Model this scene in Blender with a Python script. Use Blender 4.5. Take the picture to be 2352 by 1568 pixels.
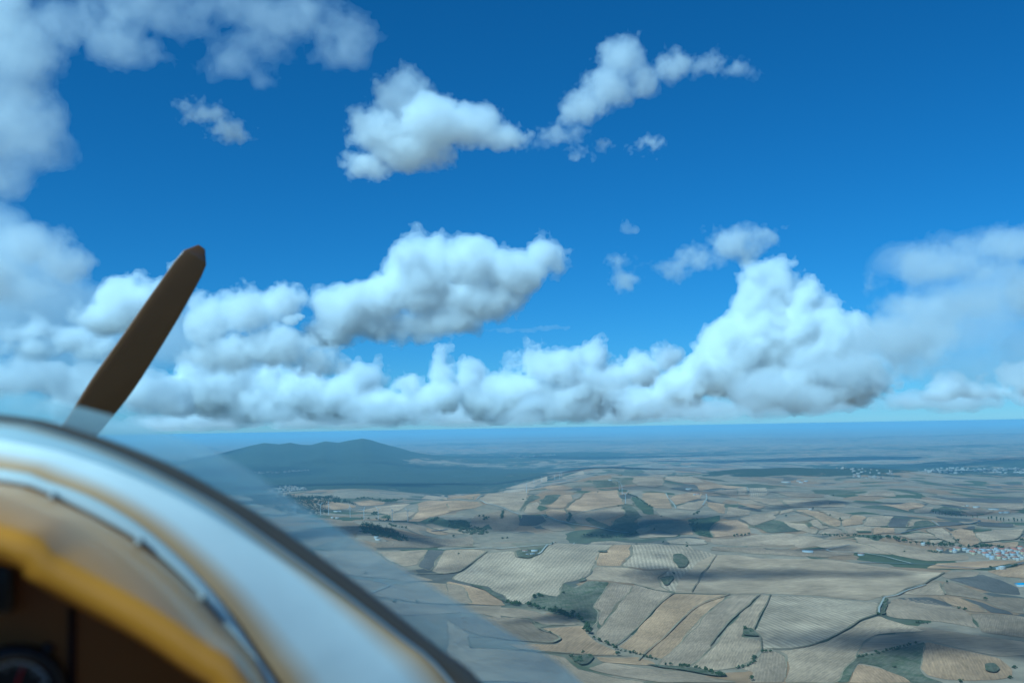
import bpy, bmesh, math, random
import numpy as np
from mathutils import Vector, Matrix
from mathutils.geometry import delaunay_2d_cdt

for o in list(bpy.data.objects):
    bpy.data.objects.remove(o)
scene = bpy.context.scene
COL = scene.collection

# ------------------------------------------------------------------ camera
CAM_Z = 400.0                      # height of the aircraft above the near fields
CAM = np.array([0.0, 0.0, CAM_Z])
F = 2259.0                         # focal length, in units of a 2352-wide picture
CX, CY = 1176.0, 784.0
PITCH, ROLL = math.radians(5.04), math.radians(1.0)
fwd = np.array([0, math.cos(PITCH), math.sin(PITCH)])
up0 = np.array([0, -math.sin(PITCH), math.cos(PITCH)])
rt0 = np.array([1.0, 0, 0])
rt = rt0 * math.cos(ROLL) - up0 * math.sin(ROLL)
up = up0 * math.cos(ROLL) + rt0 * math.sin(ROLL)

cam_data = bpy.data.cameras.new('camera')
cam = bpy.data.objects.new('camera', cam_data)
COL.objects.link(cam)
cam_data.sensor_width = 22.2
cam_data.lens = 22.2 / 2 / (CX / F)
cam_data.clip_start = 0.05
cam_data.clip_end = 400000.0
cam_data.dof.use_dof = True
cam_data.dof.focus_distance = 900.0
cam_data.dof.aperture_fstop = 3.2
cam.matrix_world = Matrix(((rt[0], up[0], -fwd[0], CAM[0]), (rt[1], up[1], -fwd[1], CAM[1]),
                           (rt[2], up[2], -fwd[2], CAM[2]), (0, 0, 0, 1)))
scene.camera = cam

# ------------------------------------------------------------------ sky and sun
SUN_EL, SUN_AZ = math.radians(47), math.radians(-138)      # azimuth from +Y, positive to the right
sun_dir = Vector((math.sin(SUN_AZ) * math.cos(SUN_EL), math.cos(SUN_AZ) * math.cos(SUN_EL), math.sin(SUN_EL)))
world = bpy.data.worlds.new('World')
scene.world = world
world.use_nodes = True
wn = world.node_tree.nodes
bg = wn['Background']
sky = wn.new('ShaderNodeTexSky')
sky.sky_type = 'NISHITA'
sky.sun_disc = False
sky.sun_elevation = SUN_EL
sky.sun_rotation = SUN_AZ
sky.altitude = 1500
sky.air_density = 1.0
sky.dust_density = 0.1
sky.ozone_density = 8.0
world.node_tree.links.new(sky.outputs[0], bg.inputs[0])
bg.inputs[1].default_value = 0.067
sd = bpy.data.lights.new('sun', 'SUN')
sd.energy = 5.0
sd.angle = math.radians(0.53)
sd.color = (1.0, 0.92, 0.80)
sun = bpy.data.objects.new('sun', sd)
COL.objects.link(sun)
sun.rotation_euler = sun_dir.to_track_quat('Z', 'Y').to_euler()

vs = scene.view_settings
vs.view_transform = 'Standard'
vs.look = 'None'
vs.gamma = 1.0
vs.exposure = 0.0
vs.use_curve_mapping = False
vs.use_white_balance = True
vs.white_balance_temperature = 3950
vs.white_balance_tint = -20

cy = scene.cycles
cy.use_denoising = True
cy.max_bounces = 14
cy.diffuse_bounces = 2
cy.glossy_bounces = 3
cy.transmission_bounces = 4
cy.volume_bounces = 14
cy.transparent_max_bounces = 128
cy.sample_clamp_indirect = 8.0
cy.use_adaptive_sampling = True
cy.adaptive_threshold = 0.02

# ------------------------------------------------------------------ helpers
def ray(px, py):
    return fwd + rt * ((px - CX) / F) - up * ((py - CY) / F)

def tag(o, label=None, cat=None, group=None, kind=None):
    for k, v in (('label', label), ('category', cat), ('group', group), ('kind', kind)):
        if v is not None:
            o[k] = v
    return o

def mesh_np(name, verts, faces, mat=None, smooth=False):
    """Mesh from an (n,3) array and an (m,3|4) array of indices."""
    verts = np.asarray(verts, dtype=np.float32)
    faces = np.asarray(faces, dtype=np.int32)
    me = bpy.data.meshes.new(name)
    k = faces.shape[1]
    me.vertices.add(len(verts)); me.vertices.foreach_set('co', verts.ravel())
    me.loops.add(faces.size); me.loops.foreach_set('vertex_index', faces.ravel())
    me.polygons.add(len(faces))
    me.polygons.foreach_set('loop_start', np.arange(0, faces.size, k, dtype=np.int32))
    if smooth:
        me.polygons.foreach_set('use_smooth', np.ones(len(faces), dtype=bool))
    me.update(calc_edges=True)
    if mat is not None:
        me.materials.append(mat)
    return me

def add(name, me, parent=None, loc=None, mat=None):
    o = bpy.data.objects.new(name, me)
    COL.objects.link(o)
    if mat is not None:
        o.data.materials.append(mat)
    if parent is not None:
        o.parent = parent
    if loc is not None:
        o.location = loc
    return o

class M:
    """Small node-material builder."""
    def __init__(self, name):
        self.mat = bpy.data.materials.new(name)
        self.mat.use_nodes = True
        self.t = self.mat.node_tree
        self.n = self.t.nodes
        self.b = self.n.get('Principled BSDF')
    def node(self, typ, **kw):
        nd = self.n.new(typ)
        for k, v in kw.items():
            if k.startswith('i_'):
                key = k[2:]
                nd.inputs[int(key) if key.isdigit() else key].default_value = v
            else:
                setattr(nd, k, v)
        return nd
    def link(self, a, b):
        self.t.links.new(a, b)

# lattice value noise on a regular grid / at points
def lattice_noise_grid(shape, cell, seed):
    """Smooth value noise (-1..1) on a regular grid, feature size CELL in voxels (per axis or one number)."""
    rng = np.random.default_rng(seed)
    cell = (cell,) * 3 if np.isscalar(cell) else cell
    dims = [int(math.ceil(s / c)) + 3 for s, c in zip(shape, cell)]
    a = rng.uniform(-1, 1, dims).astype(np.float32)
    for ax in range(3):
        p = np.arange(shape[ax], dtype=np.float32) / cell[ax] + rng.uniform(0, 1)
        i = np.floor(p).astype(int); t = p - i; t = (t * t * (3 - 2 * t)).astype(np.float32)
        sh = [1, 1, 1]; sh[ax] = -1
        t = t.reshape(sh)
        a = np.take(a, i, axis=ax) * (1 - t) + np.take(a, i + 1, axis=ax) * t
    return a

def _hash2(ix, iy, seed):
    h = (ix.astype(np.int64) * 374761393 + iy.astype(np.int64) * 668265263 + seed * 974711) & 0xffffffff
    h = ((h ^ (h >> 13)) * 1274126177) & 0xffffffff
    h = h ^ (h >> 16)
    return (h & 0xffff) / 32767.5 - 1.0

def vnoise2(x, y, cell, seed):
    x = np.asarray(x, dtype=float) / cell; y = np.asarray(y, dtype=float) / cell
    ix, iy = np.floor(x), np.floor(y)
    fx, fy = x - ix, y - iy
    fx = fx ** 3 * (fx * (fx * 6 - 15) + 10); fy = fy ** 3 * (fy * (fy * 6 - 15) + 10)
    ix = ix.astype(np.int64); iy = iy.astype(np.int64)
    a = _hash2(ix, iy, seed); b = _hash2(ix + 1, iy, seed); c = _hash2(ix, iy + 1, seed); d = _hash2(ix + 1, iy + 1, seed)
    return (a * (1 - fx) + b * fx) * (1 - fy) + (c * (1 - fx) + d * fx) * fy
# ------------------------------------------------------------------ terrain
PROFILES = {   # lateral ratio (x / y) * F + CX  ->  distance y : ground height
    -300: {800:0, 1500:0, 2500:10, 3500:25, 4500:0, 5500:-30, 7000:-80, 9000:-140, 11000:-160},
    200: {800:0, 1500:0, 2500:10, 3500:25, 4500:0, 5500:-30, 7000:-80, 9000:-140, 11000:-160},
    500: {800:0, 1500:0, 2500:10, 3500:30, 4500:0, 5500:-20, 7000:-60, 9000:-130, 11000:-150},
    800: {800:10, 1500:10, 2000:15, 2500:5, 2950:0, 3600:50, 4000:35, 4600:-20, 5600:-13, 7000:-23, 9000:-90, 11000:-150},
    1100: {800:20, 1300:25, 1650:20, 2139:0, 2450:-12, 2750:15, 3080:50, 3600:-55, 3900:-45, 4500:15, 5200:50, 5900:-10, 6500:-90, 8460:-150},
    1400: {800:5, 1520:0, 1813:-15, 2200:5, 2600:25, 3030:54, 3580:-58, 3850:-52, 4500:10, 5400:55, 6300:88, 7000:30, 8000:-40, 9000:-30, 10000:-5, 12000:-120, 14000:-160},
    1700: {800:0, 1500:0, 2100:0, 2650:10, 3000:40, 3520:-52, 3800:-48, 4500:0, 5300:20, 6800:39, 7300:0, 8000:34, 9000:-60, 10500:-120, 13500:-160},
    2000: {800:0, 1500:-2, 1893:0, 2460:0, 2900:5, 3200:9, 3500:-2, 3900:8, 4600:18, 5700:26, 7000:0, 8000:5, 9000:-90, 12000:-150},
    2300: {800:0, 1500:0, 2400:0, 3000:-5, 4000:-12, 5000:-20, 7000:-60, 10000:-120, 14000:-160},
    2700: {800:0, 1500:0, 2400:0, 3000:-5, 4000:-12, 5000:-20, 7000:-60, 10000:-120, 14000:-160},
}
def _pchip(xs, ys, q):
    xs = np.array(xs, float); ys = np.array(ys, float)
    h = np.diff(xs); d = np.diff(ys) / h
    m = np.zeros(len(xs))
    for i in range(1, len(xs) - 1):
        if d[i-1] * d[i] > 0:
            w1, w2 = 2 * h[i] + h[i-1], h[i] + 2 * h[i-1]
            m[i] = (w1 + w2) / (w1 / d[i-1] + w2 / d[i])
    i = np.clip(np.searchsorted(xs, q) - 1, 0, len(xs) - 2)
    t = np.clip((q - xs[i]) / h[i], 0, 1)
    return ((2*t**3 - 3*t**2 + 1) * ys[i] + (t**3 - 2*t**2 + t) * h[i] * m[i] + (-2*t**3 + 3*t**2) * ys[i+1] + (t**3 - t**2) * h[i] * m[i+1])
_S = np.linspace(math.log(300), math.log(30000), 700)
_T = np.linspace(-1476, 1524, 301)           # (x / y) * F
_rows = []
for k in sorted(PROFILES):
    p = dict(PROFILES[k]); p[20000] = -200; p[30000] = -215; p[300] = 0
    _rows.append(_pchip([math.log(a) for a in sorted(p)], [p[a] for a in sorted(p)], _S))
_rows = np.array(_rows); _ks = [k - CX for k in sorted(PROFILES)]
_TAB = np.stack([_pchip(_ks, _rows[:, j], _T) for j in range(len(_S))], 1)
for _ in range(6):   # soften across the columns
    _TAB[1:-1] = 0.25 * _TAB[:-2] + 0.5 * _TAB[1:-1] + 0.25 * _TAB[2:]

RIDGE_Y = 17500.0
_RX = [300, 430, 520, 575, 605, 640, 665, 690, 712, 745, 775, 800, 830, 850, 890, 940, 1000, 1080, 1180, 1300]
_RY = [1085, 1058, 1036, 1022, 1016, 1019, 1015, 1020, 1021, 1013, 1017, 1012, 1008, 1012, 1026, 1038, 1047, 1054, 1060, 1066]
_rz = np.array([CAM_Z - RIDGE_Y * (y - (983 - (x - CX) * 0.0175)) / F for x, y in zip(_RX, _RY)])

def height(x, y):
    x = np.asarray(x, float); y = np.asarray(y, float)
    D = np.hypot(x, y)
    yy = np.maximum(np.where(y > 0.55 * D, y, 0.55 * D), 1.0)
    t = np.clip(np.clip(x / yy, -1.5, 1.5) * F, _T[0], _T[-1] - 1e-6)
    s = np.clip(np.log(np.maximum(yy, 300.0)), _S[0], _S[-1] - 1e-9)
    fi = (t - _T[0]) / (_T[1] - _T[0]); fj = (s - _S[0]) / (_S[1] - _S[0])
    i = np.minimum(fi.astype(int), len(_T) - 2); j = np.minimum(fj.astype(int), len(_S) - 2)
    a, b = fi - i, fj - j
    z = (_TAB[i, j] * (1-a) + _TAB[i+1, j] * a) * (1-b) + (_TAB[i, j+1] * (1-a) + _TAB[i+1, j+1] * a) * b
    near = np.clip((D - 600) / 1500, 0.15, 1)
    z = z + near * (17 * vnoise2(x, y, 660, 11) + 8 * vnoise2(x, y, 280, 12) + 1.6 * vnoise2(x, y, 110, 13))
    far = np.clip((D - 7500) / 7000, 0, 1)
    z = z + far * (34 * vnoise2(x, y, 4200, 14) + 26 * vnoise2(x, y, 1900, 15) + 14 * np.abs(vnoise2(x, y, 900, 16)))
    z = z + np.clip((D - 18000) / 25000, 0, 1) * 70 * vnoise2(x + 900, y, 9000, 17)
    # the mountain
    px = CX + t
    top = np.interp(px, _RX, _rz, left=-190, right=-190)
    mm = np.exp(-np.abs((yy - RIDGE_Y - 600 * vnoise2(x, y, 2600, 18)) / 3600) ** 1.6)
    gully = (38 * vnoise2(x, y, 1300, 19) + 30 * vnoise2(x, y, 560, 20) + 12 * vnoise2(x, y, 260, 21)) * np.clip(np.abs(yy - RIDGE_Y) / 1200, 0, 1)
    mt = -190 + (top + 190) * mm + gully * np.clip((top + 190) / 200, 0, 1)
    use = (y > 0) & (yy > 11500)
    z = np.where(use, np.maximum(z - 40 * (mm > .5) * 0, mt), z)
    return z

def ground(pts):
    """Where the line of sight through picture points meets the ground: (n,3)."""
    pts = np.atleast_2d(np.asarray(pts, float))
    d = fwd[None] + rt[None] * ((pts[:, :1] - CX) / F) - up[None] * ((pts[:, 1:] - CY) / F)
    d /= d[:, 1:2]
    out = np.full(len(pts), np.nan)
    ys = np.exp(np.linspace(math.log(900), math.log(60000), 420))
    prev = np.full(len(pts), ys[0])
    todo = np.ones(len(pts), bool)
    lo = prev.copy(); hi = prev.copy()
    for yv in ys:
        k = np.where(todo)[0]
        if not len(k): break
        z = CAM_Z + d[k, 2] * yv
        hit = z < height(d[k, 0] * yv, np.full(len(k), yv))
        h = k[hit]
        lo[h] = prev[h]; hi[h] = yv; todo[h] = False
        prev[k] = yv
    hi[todo] = 60000; lo[todo] = 60000
    for _ in range(14):
        mid = (lo + hi) / 2
        b = CAM_Z + d[:, 2] * mid < height(d[:, 0] * mid, mid)
        hi = np.where(b, mid, hi); lo = np.where(b, lo, mid)
    x, y = d[:, 0] * hi, hi
    return np.stack([x, y, height(x, y)], 1)

# the sheet: a fan of rings round the aircraft, finest where the picture looks
az = np.concatenate([np.linspace(-180, -36, 50)[:-1], np.linspace(-36, 36, 660), np.linspace(36, 180, 50)[1:-1]])
az = np.radians(az)
R = np.concatenate([[1.0, 150, 350, 600, 800], np.exp(np.linspace(math.log(1000), math.log(7500), 205)), np.exp(np.linspace(math.log(7500), math.log(130000), 150))[1:]])
AA, RR = np.meshgrid(az, R, indexing='ij')
X, Y = RR * np.sin(AA), RR * np.cos(AA)
Z = height(X, Y)
na, nr = X.shape
V = np.stack([X, Y, Z], -1).reshape(-1, 3)
ii = (np.arange(na)[:, None] * nr + np.arange(nr - 1)[None]).astype(np.int64)
jj = ((np.arange(na)[:, None] + 1) % na * nr + np.arange(nr - 1)[None]).astype(np.int64)
Q = np.stack([ii, ii + 1, jj + 1, jj], -1).reshape(-1, 4)

def land_material():
    m = M('open_land')
    tc = m.node('ShaderNodeNewGeometry')
    pos = tc.outputs['Position']
    nz = m.node('ShaderNodeTexNoise', i_Scale=0.004, i_Detail=3.0); m.link(pos, nz.inputs['Vector'])
    warp = m.node('ShaderNodeVectorMath', operation='MULTIPLY_ADD')
    m.link(nz.outputs['Color'], warp.inputs[0]); warp.inputs[1].default_value = (160, 160, 0); m.link(pos, warp.inputs[2])
    flat = m.node('ShaderNodeVectorMath', operation='MULTIPLY'); flat.inputs[1].default_value = (1, 1, 0); m.link(warp.outputs[0], flat.inputs[0])
    def cells(scale, ramp):
        v = m.node('ShaderNodeTexVoronoi', voronoi_dimensions='2D', i_Scale=scale, i_Randomness=1.0); m.link(flat.outputs[0], v.inputs['Vector'])
        sp = m.node('ShaderNodeSeparateColor'); m.link(v.outputs['Color'], sp.inputs[0])
        r = m.node('ShaderNodeValToRGB'); r.color_ramp.interpolation = 'CONSTANT'
        el = r.color_ramp.elements
        while len(el) < len(ramp): el.new(0.5)
        for e, (p, c) in zip(el, ramp): e.position = p; e.color = (*c, 1)
        m.link(sp.outputs[0], r.inputs[0])
        return r.outputs[0]
    big = cells(1 / 330, [(0, (.25, .18, .11)), (.2, (.27, .155, .075)), (.36, (.28, .20, .125)), (.55, (.10, .092, .05)), (.66, (.22, .16, .10)), (.84, (.115, .09, .065))])
    small = cells(1 / 130, [(0, (.25, .18, .11)), (.25, (.085, .085, .04)), (.45, (.26, .155, .08)), (.7, (.28, .20, .1255)), (.88, (.10, .082, .06))])
    n2 = m.node('ShaderNodeTexNoise', i_Scale=0.0011, i_Detail=4.0); m.link(pos, n2.inputs['Vector'])
    st = m.node('ShaderNodeMapRange', i_1=0.46, i_2=0.54); m.link(n2.outputs[0], st.inputs[0])
    mx = m.node('ShaderNodeMix', data_type='RGBA'); m.link(st.outputs[0], mx.inputs[0]); m.link(big, mx.inputs[6]); m.link(small, mx.inputs[7])
    # dark copses and scrub
    n3 = m.node('ShaderNodeTexNoise', i_Scale=0.0035, i_Detail=6.0, i_Roughness=0.62); m.link(pos, n3.inputs['Vector'])
    at = m.node('ShaderNodeAttribute', attribute_name='wood')
    th = m.node('ShaderNodeMath', operation='ADD'); m.link(n3.outputs[0], th.inputs[0]); m.link(at.outputs['Fac'], th.inputs[1])
    ws = m.node('ShaderNodeMapRange', i_1=0.68, i_2=0.72); m.link(th.outputs[0], ws.inputs[0])
    n4 = m.node('ShaderNodeTexNoise', i_Scale=0.02, i_Detail=3.0); m.link(pos, n4.inputs['Vector'])
    gr = m.node('ShaderNodeMix', data_type='RGBA'); m.link(n4.outputs[0], gr.inputs[0]); gr.inputs[6].default_value = (.024, .031, .017, 1); gr.inputs[7].default_value = (.062, .064, .036, 1)
    mx2 = m.node('ShaderNodeMix', data_type='RGBA'); m.link(ws.outputs[0], mx2.inputs[0]); m.link(mx.outputs[2], mx2.inputs[6]); m.link(gr.outputs[2], mx2.inputs[7])
    # fine mottling
    n5 = m.node('ShaderNodeTexNoise', i_Scale=0.03, i_Detail=5.0); m.link(pos, n5.inputs['Vector'])
    mr = m.node('ShaderNodeMapRange', i_1=0.3, i_2=0.7, i_3=0.8, i_4=1.15); m.link(n5.outputs[0], mr.inputs[0])
    mul = m.node('ShaderNodeMix', data_type='RGBA', blend_type='MULTIPLY', i_0=1.0); m.link(mx2.outputs[2], mul.inputs[6]); m.link(mr.outputs[0], mul.inputs[7])
    m.link(mul.outputs[2], m.b.inputs['Base Color'])
    m.b.inputs['Roughness'].default_value = 0.95
    m.b.inputs['Specular IOR Level'].default_value = 0.1
    return m.mat

terrain = add('terrain', mesh_np('terrain', V, Q, land_material(), smooth=True))
tag(terrain, 'rolling farmland of stubble fields, valleys and a distant wooded mountain', kind='structure')
def sstep(a, b, x):
    t = np.clip((x - a) / (b - a), 0, 1); return t * t * (3 - 2 * t)
vx, vy, vz = V.T
ratio = np.clip(vx / np.maximum(vy, 1), -3, 3) * F + CX
wood = -0.12 + 0 * vx
wood += 0.36 * sstep(0, 1, (vz + 120) / 160) * (vy > 11500) * (ratio < 1350)                       # the mountain is wooded
wood += 0.40 * sstep(6500, 8500, vy) * (1 - sstep(900, 1500, ratio)) * (1 - sstep(13500, 15500, vy))    # dark lowland on its near side
wood += 0.52 * np.exp(-((vy - 7900) / 800) ** 2) * sstep(1560, 1640, ratio) * (1 - sstep(2020, 2120, ratio))  # wooded hill
wood += 0.40 * sstep(7400, 8800, vy) * (1 - sstep(12500, 14500, vy)) * sstep(1700, 2000, ratio)                   # orchards round the far town
wood += 0.12 * np.sin(vy / 2600.0) * sstep(13000, 16000, vy)
wood += 0.17 * sstep(11000, 15000, vy)
wood += 0.16 * sstep(7500, 9500, vy) * (1 - sstep(1250, 1650, ratio)) * (1 - sstep(20000, 27000, vy))
wood -= 0.2 * (1 - sstep(5500, 7000, vy))
wood += 0.12 * vnoise2(vx, vy, 1400, 31) * (vy > 11500)
at = terrain.data.attributes.new('wood', 'FLOAT', 'POINT')
at.data.foreach_set('value', wood.astype(np.float32))

# ------------------------------------------------------------------ the air
hz = bmesh.new(); bmesh.ops.create_cube(hz, size=1.0)
me = bpy.data.meshes.new('haze'); hz.to_mesh(me); hz.free()
haze = add('haze', me)
zt, zb = CAM_Z + 8.0, -340.0
haze.scale = (300000, 300000, zt - zb); haze.location = (0, 0, (zt + zb) / 2)
hm = M('haze_air'); hm.n.remove(hm.b)
pv = hm.node('ShaderNodeVolumePrincipled')
pv.inputs['Color'].default_value = (0.54, 0.78, 1.0, 1)
pv.inputs['Density'].default_value = 3.1e-5
pv.inputs['Density Attribute'].default_value = ''
pv.inputs['Color Attribute'].default_value = ''
pv.inputs['Temperature Attribute'].default_value = ''
hm.link(pv.outputs[0], hm.n['Material Output'].inputs['Volume'])
haze.data.materials.append(hm.mat)
tag(haze, 'thin blue haze lying over the whole plain', kind='stuff')
# ------------------------------------------------------------------ fields
VIEW = {'G1': (1700, 1700, 3.92), 'G2': (2250, 1700, 3.92), 'G3': (1200, 1800, 3.92), 'G4': (2800, 1700, 3.92), 'G5': (3288, 1700, 3.92),
        'R3': (900, 1600, 1.581), 'R4': (1700, 1600, 1.581), 'R5': (2700, 1600, 1.581), 'T': (3400, 1950, 4.48), 'V6': (700, 1500, 1.68), 'D': (0, 0, 0.60494)}
def sv(view, pts):
    ox, oy, s = VIEW[view]
    p = np.atleast_2d(np.asarray(pts, float))
    return (np.array([ox, oy]) + p / s) * 0.60494

def soil_material(name, c1, c2, stripe=0.0, period=12.0, mottle=0.25, green=None):
    m = M(name)
    tc = m.node('ShaderNodeTexCoord')
    oi = m.node('ShaderNodeObjectInfo')
    base = m.node('ShaderNodeMix', data_type='RGBA'); m.link(oi.outputs['Random'], base.inputs[0])
    base.inputs[6].default_value = (*c1, 1); base.inputs[7].default_value = (*c2, 1)
    col = base.outputs[2]
    n = m.node('ShaderNodeTexNoise', i_Scale=0.009, i_Detail=6.0, i_Roughness=0.62); m.link(tc.outputs['Object'], n.inputs['Vector'])
    sc = m.node('ShaderNodeMapping'); sc.inputs['Scale'].default_value = (0.016, 0.22, 1); m.link(tc.outputs['Object'], sc.inputs['Vector'])
    n2 = m.node('ShaderNodeTexNoise', i_Scale=1.0, i_Detail=4.0, i_Roughness=0.6); m.link(sc.outputs[0], n2.inputs['Vector'])     # streaks along the rows
    mr = m.node('ShaderNodeMapRange', i_1=0.3, i_2=0.7, i_3=1 - mottle, i_4=1 + mottle); m.link(n.outputs[0], mr.inputs[0])
    mr2 = m.node('ShaderNodeMapRange', i_1=0.3, i_2=0.7, i_3=1 - mottle * .9, i_4=1 + mottle * .9); m.link(n2.outputs[0], mr2.inputs[0])
    mu = m.node('ShaderNodeMath', operation='MULTIPLY'); m.link(mr.outputs[0], mu.inputs[0]); m.link(mr2.outputs[0], mu.inputs[1])
    n9 = m.node('ShaderNodeTexNoise', i_Scale=0.0042, i_Detail=3.0, i_Roughness=0.55, i_Distortion=0.6); m.link(tc.outputs['Object'], n9.inputs['Vector'])
    mr9 = m.node('ShaderNodeMapRange', i_1=0.35, i_2=0.65, i_3=0.84, i_4=1.16); m.link(n9.outputs[0], mr9.inputs[0])
    mu9 = m.node('ShaderNodeMath', operation='MULTIPLY'); m.link(mu.outputs[0], mu9.inputs[0]); m.link(mr9.outputs[0], mu9.inputs[1])
    fac = mu9.outputs[0]
    if stripe:
        w = m.node('ShaderNodeTexWave', wave_type='BANDS', bands_direction='Y', i_Scale=2 * math.pi / period / 20 * 3.18, i_Distortion=1.2, i_Detail=2.0)
        w.inputs['Detail Scale'].default_value = 0.25
        m.link(tc.outputs['Object'], w.inputs['Vector'])
        mr3 = m.node('ShaderNodeMapRange', i_1=0.0, i_2=1.0, i_3=1 - stripe, i_4=1 + stripe); m.link(w.outputs['Fac'], mr3.inputs[0])
        mu2 = m.node('ShaderNodeMath', operation='MULTIPLY'); m.link(fac, mu2.inputs[0]); m.link(mr3.outputs[0], mu2.inputs[1]); fac = mu2.outputs[0]
    if green:
        ng = m.node('ShaderNodeTexNoise', i_Scale=0.035, i_Detail=5.0, i_Roughness=0.65); m.link(tc.outputs['Object'], ng.inputs['Vector'])
        rg = m.node('ShaderNodeMapRange', i_1=0.45, i_2=0.62); m.link(ng.outputs[0], rg.inputs[0])
        gm = m.node('ShaderNodeMix', data_type='RGBA'); m.link(rg.outputs[0], gm.inputs[0]); m.link(col, gm.inputs[6]); gm.inputs[7].default_value = (*green, 1); col = gm.outputs[2]
    mul = m.node('ShaderNodeMix', data_type='RGBA', blend_type='MULTIPLY', i_0=1.0); m.link(col, mul.inputs[6]); m.link(fac, mul.inputs[7])
    m.link(mul.outputs[2], m.b.inputs['Base Color'])
    m.b.inputs['Roughness'].default_value = 0.95
    m.b.inputs['Specular IOR Level'].default_value = 0.05
    return m.mat
SOIL = {
    's': soil_material('pale_stubble', (.29, .19, .112), (.375, .245, .14), stripe=.07, period=17),
    'S': soil_material('banded_stubble', (.31, .215, .13), (.35, .24, .145), stripe=.15, period=34),
    'o': soil_material('tan_stubble', (.34, .20, .10), (.37, .215, .11), stripe=.06, period=16),
    'g': soil_material('rough_pasture', (.125, .105, .062), (.15, .122, .075), mottle=.3, green=(.075, .072, .036)),
    'G': soil_material('green_pasture', (.095, .095, .045), (.105, .10, .05), mottle=.25, green=(.065, .07, .03)),
    'd': soil_material('ploughed_earth', (.10, .078, .06), (.125, .098, .075), stripe=.06, period=9, mottle=.18),
    'b': soil_material('brown_fallow', (.22, .145, .085), (.26, .17, .10), stripe=.07, period=12),
}
MARGIN = soil_material('weedy_margin', (.20, .148, .085), (.25, .185, .105), mottle=.3)
ROADM = soil_material('gravel_track', (.33, .29, .23), (.36, .32, .26), mottle=.1)
ASPH = soil_material('asphalt_road', (.10, .10, .10), (.12, .12, .12), mottle=.08)

def ground_all(items):
    """ground() for many polylines [(view, pts)] at once."""
    px = [sv(v, p) for v, p in items]
    g = ground(np.concatenate(px))
    out, i = [], 0
    for q in px:
        out.append(g[i:i + len(q)]); i += len(q)
    return out

def pip(p, poly):
    x, y = p[:, 0], p[:, 1]
    c = np.zeros(len(p), bool)
    j = len(poly) - 1
    for i in range(len(poly)):
        xi, yi = poly[i]; xj, yj = poly[j]
        t = ((yi > y) != (yj > y)) & (x < (xj - xi) * (y - yi) / (yj - yi + 1e-12) + xi)
        c ^= t; j = i
    return c

def densify(P, step, closed=True, jit=0.0, seed=0, passes=2):
    """Points of a polyline every STEP metres, corners eased, slightly wavering."""
    out = []
    n = len(P)
    for i in range(n if closed else n - 1):
        a, b = P[i], P[(i + 1) % n]
        L = np.hypot(*(b - a)); k = max(1, int(L / step))
        for q in range(k):
            out.append(a + (b - a) * q / k)
    if not closed: out.append(P[-1])
    out = np.array(out)
    for _ in range(passes):
        if closed: out = 0.25 * np.roll(out, 1, 0) + 0.5 * out + 0.25 * np.roll(out, -1, 0)
        else: out[1:-1] = 0.25 * out[:-2] + 0.5 * out[1:-1] + 0.25 * out[2:]
    if jit:
        out[:, 0] += jit * vnoise2(out[:, 0], out[:, 1], 55, seed); out[:, 1] += jit * vnoise2(out[:, 0], out[:, 1], 55, seed + 1)
    return out

_lift = [0.35]
def lift():
    _lift[0] += 0.006
    return _lift[0]

def ribbon(name, P, width, mat, parent, seed=0, dz=0.35, jit=0.0):
    P = densify(np.asarray(P)[:, :2], max(8, width * 1.5), closed=False, jit=jit, seed=seed)
    t = np.gradient(P, axis=0); t /= np.linalg.norm(t, axis=1)[:, None] + 1e-9
    nrm = np.stack([-t[:, 1], t[:, 0]], 1)
    w = width * 0.5 * (1 + 0.45 * vnoise2(P[:, 0], P[:, 1], 40, seed + 3)) if jit else np.full(len(P), width * 0.5)
    A, B = P + nrm * w[:, None], P - nrm * w[:, None]
    l = lift() + dz
    V = np.concatenate([np.c_[A, height(*A.T) + l], np.c_[B, height(*B.T) + l]])
    c = V.mean(0)
    k = len(P); i = np.arange(k - 1)
    o = add(name, mesh_np(name, V - c, np.stack([i, i + k, i + k + 1, i + 1], 1), mat, smooth=True), parent, c)
    return o

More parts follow.
